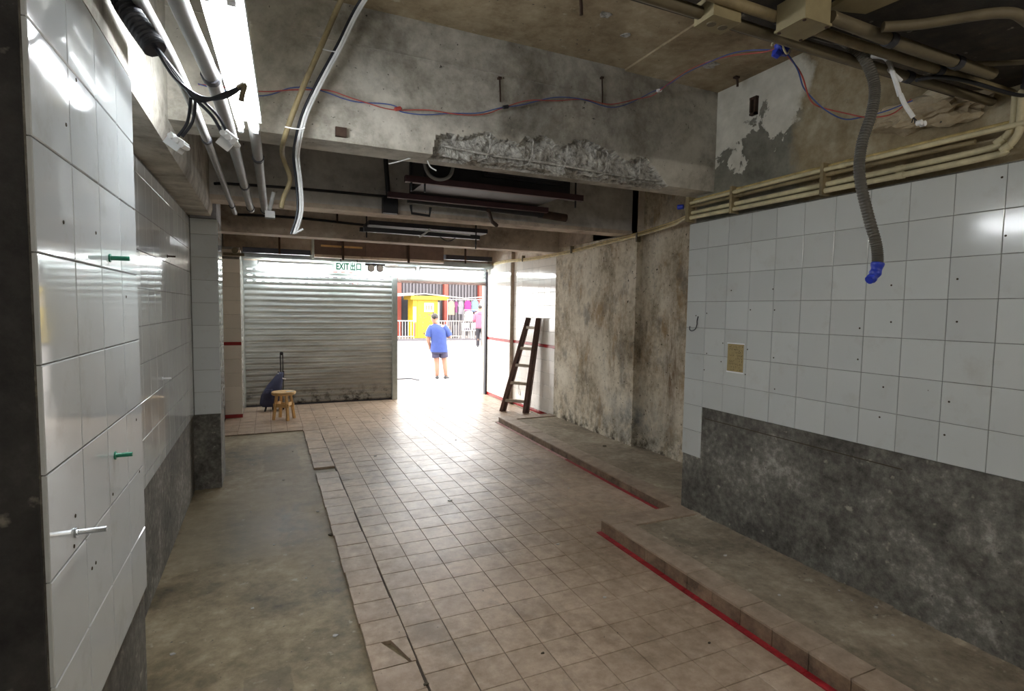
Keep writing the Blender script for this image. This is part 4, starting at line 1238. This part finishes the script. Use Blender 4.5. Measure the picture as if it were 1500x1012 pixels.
# debris on the floors
def chip(p, s, mt, lab, name='chip', cat='debris', grp=None):
    rg2 = random.Random(int(p[0] * 1000 + p[1] * 77))
    n = 7
    ring = [(p[0] + s * rg2.uniform(.5, 1.2) * math.cos(2 * math.pi * k / n), p[1] + s * rg2.uniform(.4, .9) * math.sin(2 * math.pi * k / n)) for k in range(n)]
    one(name, MB().prism(ring, 'z', p[2], p[2] + max(.004, s * .35)), mt, lab, cat, grp, smooth=False)
for k, (x_, y_) in enumerate(((.20, 3.55), (.02, 4.15), (.30, 2.85), (-.15, 4.9), (.12, 5.7), (-.45, 3.0), (.25, 6.8), (-.1, 3.3), (.36, 4.7))):
    chip((x_, y_, -.014), .008 + .004 * (k % 3), 'cloth_white', 'tiny pale plaster chip lying on the bare concrete strip', grp='plaster chips on the concrete strip')
for k, (x_, y_) in enumerate(((1.22, 2.28), (1.9, 3.35), (1.45, 4.5), (2.05, 2.02), (2.6, 4.4), (1.1, 6.2), (2.2, 6.6), (1.8, 2.6), (1.6, 8.3), (.95, 8.6))):
    chip((x_, y_, .0005), .010 + .004 * (k % 3), 'cloth_white' if k % 3 else 'ink', 'tiny scrap of litter lying on the tiled aisle', grp='litter scraps on the tiled aisle')
for k, (x_, y_) in enumerate(((3.02, 2.0), (3.04, 1.8), (2.98, 1.9), (2.75, 2.6), (2.85, 1.6), (2.65, 2.1))):
    chip((x_, y_, 0.088), .009 + .004 * (k % 2), 'cloth_white', 'pale render crumb on the plinth under the dado', grp='render crumbs on the near plinth')
chip((.415, 4.17, -.014), .03, 'ink', 'small black plug at the edge of the border tiles', 'black_plug')
chip((3.68, 5.4, .068), .028, 'ink', 'dark lump on the far plinth below the stained recess', 'dark_lump')
chip((.63, 2.28, .006), .014, 'ink', 'dark chip at the broken corner of the border tiles', 'dark_chip')

# ================================================================== STREET
def zg(y):
    if y < 13.5: return -.08
    return -.08 + (y - 13.5) * .0185 if y < 25.3 else .138
rd = MB()
rows = [10.02, 10.35, 10.6] + [11 + .9 * k for k in range(17)]
for a, b in zip(rows, rows[1:]):
    za = -.005 if a < 10.3 else zg(a); zb = -.03 if 10.3 < b < 10.4 else zg(b)
    rd.add([(-30, a, za), (45, a, za), (45, b, zb), (-30, b, zb)], [(0, 1, 2, 3)])
road = struct('road', rd, 'road', 'pale sunlit roadway outside the open doorway', 'road')
crk = MB()
for pts in ([(4.83, 21.9), (4.47, 17.2)], [(3.3, 15.1), (3.71, 15.2), (3.72, 14.07)], [(6.27, 17.5), (6.09, 15.5)], [(4.2, 16.8), (5.3, 18.4), (6.8, 19.0)]):
    for a, b in zip(pts, pts[1:]):
        crk.bar((a[0], a[1], zg(a[1]) + .001), (b[0], b[1], zg(b[1]) + .001), .035, .004)
crk.build('joint_line', 'pavement', road)
one('road_cable', MB().tube(smooth_path([(2.7, 13.3, zg(13) + .014), (3.0, 13.32, zg(13) + .014), (3.25, 13.30, zg(13) + .014), (3.36, 12.95, zg(13) + .014)]), .014, 6), 'wire_black', 'black cable lying across the road near the mullion', 'cable')
pv = MB(); pv.box(-30, 45, 25.3, 25.5, 0, .22, 1); pv.box(-30, 45, 25.5, 34, 0, .20, 0)
struct('pavement', pv, ['pavement', 'corr'], 'far pavement with a raised kerb across the road', 'pavement')
# building across the street: corrugated panels between orange-red columns
bl = MB(); bl.box(2, 20, 28.3, 29.0, .2, 4.0)
bld = bl.build('building', 'corr', None, label='grey building across the street with orange-red columns', cat='building')
pn = MB()
xx = 5.0
while xx < 13.0:
    pn.box(xx, xx + .09, 28.2, 28.3, .2, 3.95); xx += .18
pn.build('corrugated_cladding', 'corr', bld)
for xa in (6.08, 8.60, 10.58, 12.6, 3.9):
    MB().box(xa, xa + .22, 27.9, 28.2, .2, 4.1).build('column', 'red_col', bld)
MB().box(2, 20, 27.95, 28.2, 3.35, 3.6).build('cross_beam', 'red_col', bld)
MB().box(6.30, 7.0, 28.0, 28.2, .2, 2.2).build('dark_opening', 'shop_dark', bld)
# yellow kiosk
ko = thing('yellow_kiosk', (7.1, 26.7, .2), 'bright yellow street kiosk beyond the blue-shirted man', 'kiosk')
MB().box(6.50, 7.75, 26.25, 27.3, .22, 2.12).build('body', 'yellow', ko)
MB().box(6.33, 8.24, 26.0, 27.5, 2.10, 2.29).build('roof', 'yellow', ko)
MB().box(6.72, 6.76, 26.22, 26.26, .25, 2.05).build('corner_strip', 'yellow', ko)
MB().box(6.5, 6.66, 26.235, 26.26, 1.0, 1.75).build('side_poster', 'cloth_white', ko)
pp = MB().box(7.06, 7.54, 26.225, 26.252, 1.50, 1.95).build('poster', 'cloth_white', ko)
for k in range(3):
    MB().box(7.12 + .13 * k, 7.21 + .13 * k, 26.22, 26.228, 1.60, 1.83).build('print_block', 'cloth_tan', pp)
MB().box(6.55, 6.62, 26.235, 26.26, .3, .95).build('wood_trim', 'red_col', ko)
MB().box(7.72, 7.85, 26.3, 26.9, .22, 2.0).build('side_door', 'cloth_white', ko)
rg = random.Random(3)
lit = MB()
for k in range(26):
    a = rg.uniform(6.8, 7.6); b = rg.uniform(.35, 1.45)
    lit.box(a, a + rg.uniform(.02, .06), 26.238, 26.25, b, b + rg.uniform(.02, .08))
lit.build('scuff_marks', 'wood_dark', ko)
# cloth awning line over the stall
pipe('awning_pole', [(5.4, 25.85, 2.28), (7.0, 25.85, 2.38), (9.0, 25.8, 2.20), (10.8, 25.8, 2.36)], .03, 'rail', 'long pale pole over kiosk and clothes stall', 'pole', sm=False)
one('canvas_roof', MB().prism([(5.3, 2.20), (6.45, 2.30), (6.45, 2.42), (5.3, 2.36)], 'y', 25.8, 27.6), 'awning', 'pale canvas roof beside the yellow kiosk', 'awning', smooth=False)
one('tarpaulin', MB().prism([(6.3, 2.30), (7.2, 2.36), (8.2, 2.31), (8.2, 2.35), (7.2, 2.44), (6.3, 2.38)], 'y', 26.1, 27.6), 'shop_dark', 'dark tarpaulin lying on the kiosk roof', 'tarpaulin', smooth=False)
# railings
def railing(x0, x1, lab):
    t = thing('railing', ((x0 + x1) / 2, 25.88, .2), lab, 'railing')
    MB().bar((x0, 25.88, 1.07), (x1, 25.88, 1.07), .05, .05).build('top_rail', 'rail', t)
    MB().bar((x0, 25.88, .32), (x1, 25.88, .32), .04, .04).build('bottom_rail', 'rail', t)
    n = max(2, int((x1 - x0) / .125))
    for k in range(n + 1):
        x = x0 + (x1 - x0) * k / n
        MB().bar((x, 25.88, .2), (x, 25.88, 1.05), .028, .028, (0, 1, 0)).build('baluster', 'rail', t)
railing(5.35, 6.45, 'white street railing to the shutter side of the kiosk')
railing(7.72, 10.1, 'white street railing below the hanging clothes')
for k, (x_, w_, h_, mt, lab) in enumerate(((8.10, .5, .62, 'cloth_tan', 'pale sack behind the railing beside the kiosk'), (8.62, .22, .66, 'cloth_grey', 'grey carton behind the railing below the clothes'), (5.5, .3, .55, 'cloth_grey', 'grey carton behind the railing on the shutter side'))):
    b = MB(); b.loft([rect(x_, 26.1, .2, w_ / 2, .16), rect(x_, 26.1, .2 + h_ * .6, w_ / 2 * 1.04, .17), rect(x_, 26.1, .2 + h_, w_ / 2 * .92, .14)])
    one('sack' if k == 0 else 'carton', b, mt, lab, 'sack' if k == 0 else 'carton')
# clothes rail and garments
ck = thing('clothes_rack', (9.3, 25.6, .2), 'steel rack carrying the hanging clothes of the stall', 'rack')
MB().tube([(8.05, 25.6, 2.125), (10.6, 25.6, 2.16)], .016, 8).build('top_rail', 'rail', ck, True)
MB().tube([(8.85, 25.45, 1.635), (9.6, 25.45, 1.635)], .014, 8).build('low_rail', 'rail', ck, True)
for xa in (8.06, 10.58):
    MB().tube([(xa, 25.6, .2), (xa, 25.6, 2.15)], .016, 8).build('post', 'rail', ck, True)
for xa in (8.86, 9.59):
    MB().tube([(xa, 25.45, .2), (xa, 25.45, 1.64)], .014, 8).build('post', 'rail', ck, True)
def garment(x, z0, z1, w, mat, lab, y=25.6, flare=1.15):
    t = thing('hanging_garment', (x, y, z0), lab, 'garment', 'clothes hanging on the stall')
    R_ = []
    for k in range(6):
        q = k / 5
        hw = w / 2 * (.55 + .45 * min(1, q * 3)) * (1 + (flare - 1) * q)
        R_.append([(x + hw * math.cos(a) , y + .06 * math.sin(a) * (1 + .25 * math.sin(5 * a + k)), z1 - (z1 - z0) * q) for a in [2 * math.pi * i / 18 for i in range(18)]])
    MB().loft(R_).build('cloth', mat, t, True)
    MB().tube(smooth_path([(x, y, z1 - .02), (x, y, z1 + .03), (x + .01, y, z1 + .065)]), .006, 6).build('hanger_hook', 'steel', t, True)
    for s in (-1, 1):
        MB().loft([rect(x + s * w * .36, y, z1 - .05, .035, .04), rect(x + s * w * .46, y, z1 - (z1 - z0) * .45, .05, .04)]).build('sleeve', mat, t, True)
garment(8.25, 1.38, 2.06, .30, 'cloth_tan', 'tan garment hanging closest to the kiosk')
garment(8.50, 1.50, 2.06, .10, 'cloth_purple', 'narrow purple garment hanging beside the tan one')
garment(8.74, 1.42, 2.07, .24, 'cloth_grey', 'grey garment hanging between purple and magenta ones')
garment(9.10, 1.58, 2.10, .30, 'cloth_magenta', 'magenta garment hanging above the white jacket')
garment(9.50, 1.56, 2.12, .32, 'cloth_blue', 'pale blue garment hanging beside the pink-hooded walker')
garment(9.12, 1.12, 1.58, .40, 'cloth_white', 'white jacket hanging low on the clothes stall', y=25.45)
garment(9.50, 1.18, 1.58, .14, 'cloth_maroon', 'maroon garment hanging beside the white jacket', y=25.45)
garment(9.90, 1.55, 2.14, .28, 'cloth_white', 'white garment beyond the pink-hooded walker')
garment(10.25, 1.60, 2.14, .26, 'cloth_blue', 'blue garment at the far end of the clothes rail')
for k, (x_, lab) in enumerate(((9.05, 'white plastic chair under the white jacket'), (9.55, 'white plastic chair behind the pink-hooded walker'))):
    t = thing('plastic_chair', (x_, 25.5, .2), lab, 'chair')
    MB().box(x_ - .2, x_ + .2, 25.42, 25.74, .58, .62).build('seat', 'cloth_white', t)
    MB().box(x_ - .2, x_ + .2, 25.72, 25.75, .62, .98).build('backrest', 'cloth_white', t)
    for sx in (-.18, .18):
        for sy in (25.44, 25.72):
            MB().bar((x_ + sx, sy, .2), (x_ + sx * .95, sy, .6), .035, .035, (0, 1, 0)).build('leg', 'cloth_white', t)
    for s in range(3):
        MB().box(x_ - .15 + .11 * s, x_ - .08 + .11 * s, 25.44, 25.58, .62, .74).build('bag_on_seat' if s else 'cushion', 'cloth_grey', t)

# ================================================================== PEOPLE
def skin_mesh(name, verts, edges, radii, root, sub=1):
    me = bpy.data.meshes.new(name); me.from_pydata(verts, edges, [])
    ob = bpy.data.objects.new(name, me); COL.objects.link(ob)
    mod = ob.modifiers.new('s', 'SKIN'); mod.use_smooth_shade = True
    for i, r in enumerate(radii):
        d = me.skin_vertices[0].data[i]
        d.radius = r if isinstance(r, (tuple, list)) else (r, r)
        d.use_root = (i == root)
    m2 = ob.modifiers.new('u', 'SUBSURF'); m2.levels = sub; m2.render_levels = sub
    dg = bpy.context.evaluated_depsgraph_get(); dg.update()
    out = bpy.data.meshes.new_from_object(ob.evaluated_get(dg))
    bpy.data.objects.remove(ob); bpy.data.meshes.remove(me)
    return out

def ell(c, rx, ry, n=20, tilt=(0, 0)):
    c = Vector(c)
    return [(c.x + rx * math.cos(2 * math.pi * k / n), c.y + ry * math.sin(2 * math.pi * k / n), c.z + tilt[0] * math.cos(2 * math.pi * k / n) + tilt[1] * math.sin(2 * math.pi * k / n)) for k in range(n)]

def limb(path, radii, n=12):
    b = MB(); P = smooth_path(path, 5)
    L = len(P) - 1
    def rf(t):
        q = t * (len(radii) - 1); i = min(int(q), len(radii) - 2); return radii[i] + (radii[i + 1] - radii[i]) * (q - i)
    b.tube(P, .05, n, rf=rf)
    return b

def person(name, loc, rot, label, J, clothes):
    t = thing(name, loc, label, 'person')
    t.rotation_euler = (0, 0, rot)
    V = []; E_ = []; R_ = []; ix = {}
    def add(k, p, r, par=None):
        ix[k] = len(V); V.append(tuple(p)); R_.append(r)
        if par is not None: E_.append((ix[par], ix[k]))
    add('pelvis', J['pelvis'], .12)
    sp = Vector(J['pelvis']).lerp(Vector(J['neck']), .45)
    add('spine', sp, .125, 'pelvis')
    add('chest', Vector(J['pelvis']).lerp(Vector(J['neck']), .8), .125, 'spine')
    add('neck', J['neck'], .07, 'chest')
    h = Vector(J['head'])
    add('jaw', h + Vector((0, .015, -.075)), .078, 'neck')
    add('skull', h + Vector((0, 0, .0)), .108, 'jaw')
    add('crown', h + Vector((0, -.01, .065)), .085, 'skull')
    for s in 'LR':
        sg = -1 if s == 'L' else 1
        add('sh' + s, J['sh' + s], .072, 'chest'); add('el' + s, J['el' + s], .052, 'sh' + s); add('wr' + s, J['wr' + s], .036, 'el' + s)
        d = Vector(J['hand' + s]).normalized()
        w = Vector(J['wr' + s]); pm_ = w + d * .05
        add('palm' + s, pm_, (.036, .022), 'wr' + s)
        side = d.cross(Vector((0, 1, 0)))
        side = side.normalized() if side.length > .1 else Vector((1, 0, 0))
        curl = side.cross(d).normalized()
        for fi, (o_, ln) in enumerate(((-.024, .062), (-.008, .072), (.008, .07), (.024, .055))):
            a = pm_ + side * o_ + d * .03
            add(f'f{s}{fi}a', a, .009, 'palm' + s)
            add(f'f{s}{fi}b', a + d * ln * .5 + curl * .008, .0085, f'f{s}{fi}a')
            add(f'f{s}{fi}c', a + d * ln * .85 + curl * .028, .0075, f'f{s}{fi}b')
        a = pm_ - side * .032 - d * .01
        add(f't{s}a', a, .010, 'palm' + s); add(f't{s}b', a - side * .018 + d * .03 + curl * .012, .009, f't{s}a')
        add('hip' + s, J['hip' + s], .10, 'pelvis'); add('kn' + s, J['kn' + s], .068, 'hip' + s)
        add('calf' + s, Vector(J['kn' + s]).lerp(Vector(J['an' + s]), .35) + Vector((0, -.015, 0)), .070, 'kn' + s)
        add('an' + s, J['an' + s], .045, 'calf' + s)
        add('toe' + s, Vector(J['an' + s]) + Vector(J['foot' + s]) * .13 + Vector((0, 0, -.04)), .032, 'an' + s)
    me = skin_mesh('body', V, E_, R_, 0)
    me.materials.append(M['skin'])
    b = bpy.data.objects.new('body', me); link(b, t)
    for p in me.polygons: p.use_smooth = True
    # face and ears
    for sx in (-1, 1):
        MB().lathe([(.0, -.006), (.010, -.004), (.011, .003), (.0, .006)], h + Vector((.032 * sx, .083, .004)), (0, 1, 0), 10).build('eye', 'cloth_white', b, True, local=True)
        MB().loft([[tuple(h + Vector((sx * (.082 + .012 * q), -.005 + .018 * math.cos(a) * (1 - .2 * q), -.005 + .03 * math.sin(a) * (1 - .2 * q)))) for a in [2 * math.pi * i / 12 for i in range(12)]] for q in (0, 1)]).build('ear', 'skin', b, True, local=True)
    MB().loft([[tuple(h + Vector((.014 * math.cos(a) * s_, .08 + y_, -.02 + .022 * math.sin(a) * s_))) for a in [2 * math.pi * i / 10 for i in range(10)]] for s_, y_ in ((1, 0), (.6, .022), (.15, .028))]).build('nose', 'skin', b, True, local=True)
    MB().box(h.x - .024, h.x + .024, h.y + .068, h.y + .086, h.z - .064, h.z - .056).build('mouth', 'red_col', b, local=True)
    # hair cap
    hm = bmesh.new(); bmesh.ops.create_icosphere(hm, subdivisions=3, radius=1)
    dele = []
    for v in hm.verts:
        q = v.co.copy(); n_ = noise.noise(q * 5) * .05
        keep = q.z > .02 + .5 * max(0, q.y) + (0 if q.y > 0 else .62 * q.y)
        v.co = h + Vector((0, -.008, .018)) + Vector((q.x * .092, q.y * .104, q.z * .102)) * (1 + n_)
        if not keep: dele.append(v)
    bmesh.ops.delete(hm, geom=dele, context='VERTS')
    me2 = bpy.data.meshes.new('hair'); hm.to_mesh(me2); hm.free(); me2.materials.append(M['hair'])
    ho = bpy.data.objects.new('hair', me2); link(ho, t)
    clothes(t, J)
    return t

def shoes(t, J, up_mat='shoe'):
    for s in 'LR':
        an = Vector(J['an' + s]); d = Vector(J['foot' + s]).normalized(); sd_ = Vector((d.y, -d.x, 0))
        def ring(f, hw, z0, z1):
            c = an + d * f; n = 12; out = []
            for k in range(n):
                a = 2 * math.pi * k / n
                zz = z0 + (z1 - z0) * (.5 + .5 * math.sin(a))
                p = c + sd_ * (hw * math.cos(a)); out.append((p.x, p.y, zz))
            return out
        up = MB().loft([ring(-.075, .02, .02, .08), ring(-.06, .038, .018, .10), ring(.0, .042, .018, .105), ring(.07, .046, .018, .075), ring(.14, .046, .018, .055), ring(.185, .022, .02, .04)])
        sh = up.build('shoe', up_mat, t, True, local=True)
        sl_ = MB().loft([[(p[0], p[1], 0.0 + z) for p in ring(-.08, .0, 0, 0)] for z in (0,)] * 2) if False else MB()
        pts = []
        for k in range(20):
            a = 2 * math.pi * k / 20
            p = an + d * (.055 + .14 * math.cos(a)) + sd_ * (.046 * math.sin(a)); pts.append((p.x, p.y))
        sl_.prism(pts, 'z', .0, .024).build('sole', 'sole', sh, local=True)

def man_clothes(t, J):
    pv_ = Vector(J['pelvis']); nk = Vector(J['neck'])
    b = MB()
    b.loft([ell((pv_.x, pv_.y, .695), .218, .145), ell((pv_.x, pv_.y, .80), .208, .142), ell((pv_.x - .005, pv_.y, .95), .192, .135), ell((pv_.x - .02, 0, 1.10), .198, .14), ell((pv_.x - .03, -.005, 1.22), .205, .135), ell((nk.x + .01, -.01, 1.30), .195, .115), ell((nk.x + .005, -.005, 1.355), .135, .09), ell((nk.x, 0, 1.39), .072, .068)])
    for s in 'LR':
        sh, el = Vector(J['sh' + s]), Vector(J['el' + s])
        l = limb([sh + (sh - el).normalized() * -.0 + Vector((.05 if s == 'L' else -.05, 0, .02)), sh.lerp(el, .3), sh.lerp(el, .82)], [.085, .083, .086])
        b.add(l.v, l.f)
    b.build('t_shirt', 'shirt_blue', t, True, local=True)
    s_ = MB()
    s_.loft([ell((pv_.x, pv_.y, .66), .19, .135), ell((pv_.x, pv_.y, .80), .185, .132), ell((pv_.x, pv_.y, .9), .17, .12)])
    for k in 'LR':
        hp, kn = Vector(J['hip' + k]), Vector(J['kn' + k])
        l = limb([hp + Vector((0, 0, .02)), hp.lerp(kn, .25), hp.lerp(kn, .58)], [.108, .108, .112])
        s_.add(l.v, l.f)
    s_.build('shorts', 'shorts', t, True, local=True)
    shoes(t, J)
JM = dict(pelvis=(.0, 0, .80), neck=(-.075, 0, 1.385), head=(-.112, .02, 1.535), shL=(-.215, 0, 1.30), shR=(.145, 0, 1.30), elL=(-.275, -.03, 1.02), wrL=(-.225, .07, .82), handL=(.25, .45, -.9),
          elR=(.268, .06, 1.06), wrR=(.13, .29, 1.10), handR=(-.6, .5, .2), hipL=(-.085, 0, .74), hipR=(.10, 0, .74), knL=(-.055, .025, .43), knR=(.145, .02, .43), anL=(-.045, -.01, .085), anR=(.175, 0, .085), footL=(-.15, .98, 0), footR=(.45, .9, 0))
person('person', (3.88, 13.0, -.08), -.29, 'man in blue t-shirt and dark shorts standing with his back turned', JM, man_clothes)

def hood_clothes(t, J):
    pv_ = Vector(J['pelvis']); nk = Vector(J['neck'])
    b = MB()
    b.loft([ell((pv_.x, 0, .83), .195, .14), ell((pv_.x, 0, .90), .205, .15), ell((pv_.x, 0, 1.10), .205, .148), ell((pv_.x, 0, 1.30), .215, .145), ell((nk.x, -.01, 1.42), .20, .12), ell((nk.x, 0, 1.48), .13, .09), ell((nk.x, 0, 1.53), .075, .07)])
    b.loft([ell((nk.x, -.07, 1.36), .08, .03), ell((nk.x, -.10, 1.42), .12, .05), ell((nk.x, -.08, 1.50), .10, .055), ell((nk.x, -.05, 1.53), .06, .03)])
    for s in 'LR':
        sh, el, wr = Vector(J['sh' + s]), Vector(J['el' + s]), Vector(J['wr' + s])
        l = limb([sh + Vector((.05 if s == 'L' else -.05, 0, .02)), sh.lerp(el, .4), el, el.lerp(wr, .92)], [.08, .075, .068, .05]); b.add(l.v, l.f)
    b.build('hoodie', 'pink', t, True, local=True)
    s_ = MB()
    s_.loft([ell((pv_.x, 0, .78), .175, .13), ell((pv_.x, 0, .90), .18, .13), ell((pv_.x, 0, .98), .17, .12)])
    for k in 'LR':
        hp, kn, an = Vector(J['hip' + k]), Vector(J['kn' + k]), Vector(J['an' + k])
        l = limb([hp + Vector((0, 0, .02)), hp.lerp(kn, .5), kn, an], [.105, .095, .08, .072]); s_.add(l.v, l.f)
    s_.build('trousers', 'trousers', t, True, local=True)
    shoes(t, J, 'shoe')
JP = dict(pelvis=(0, 0, .93), neck=(-.0, .02, 1.50), head=(-.01, .05, 1.67), shL=(-.19, .01, 1.42), shR=(.19, .01, 1.42), elL=(-.26, .03, 1.15), wrL=(-.20, .22, 1.12), handL=(.2, .9, .0),
          elR=(.25, -.06, 1.14), wrR=(.24, .06, .92), handR=(0, .5, -.9), hipL=(-.09, 0, .86), hipR=(.09, 0, .86), knL=(-.09, .12, .48), knR=(.10, -.02, .47), anL=(-.10, .14, .085), anR=(.11, -.30, .12), footL=(0, 1, 0), footR=(0, 1, 0))
person('person', (8.13, 21.28, zg(21.28)), -.37, 'walker in pink hoodie and charcoal trousers at the doorway edge', JP, hood_clothes)
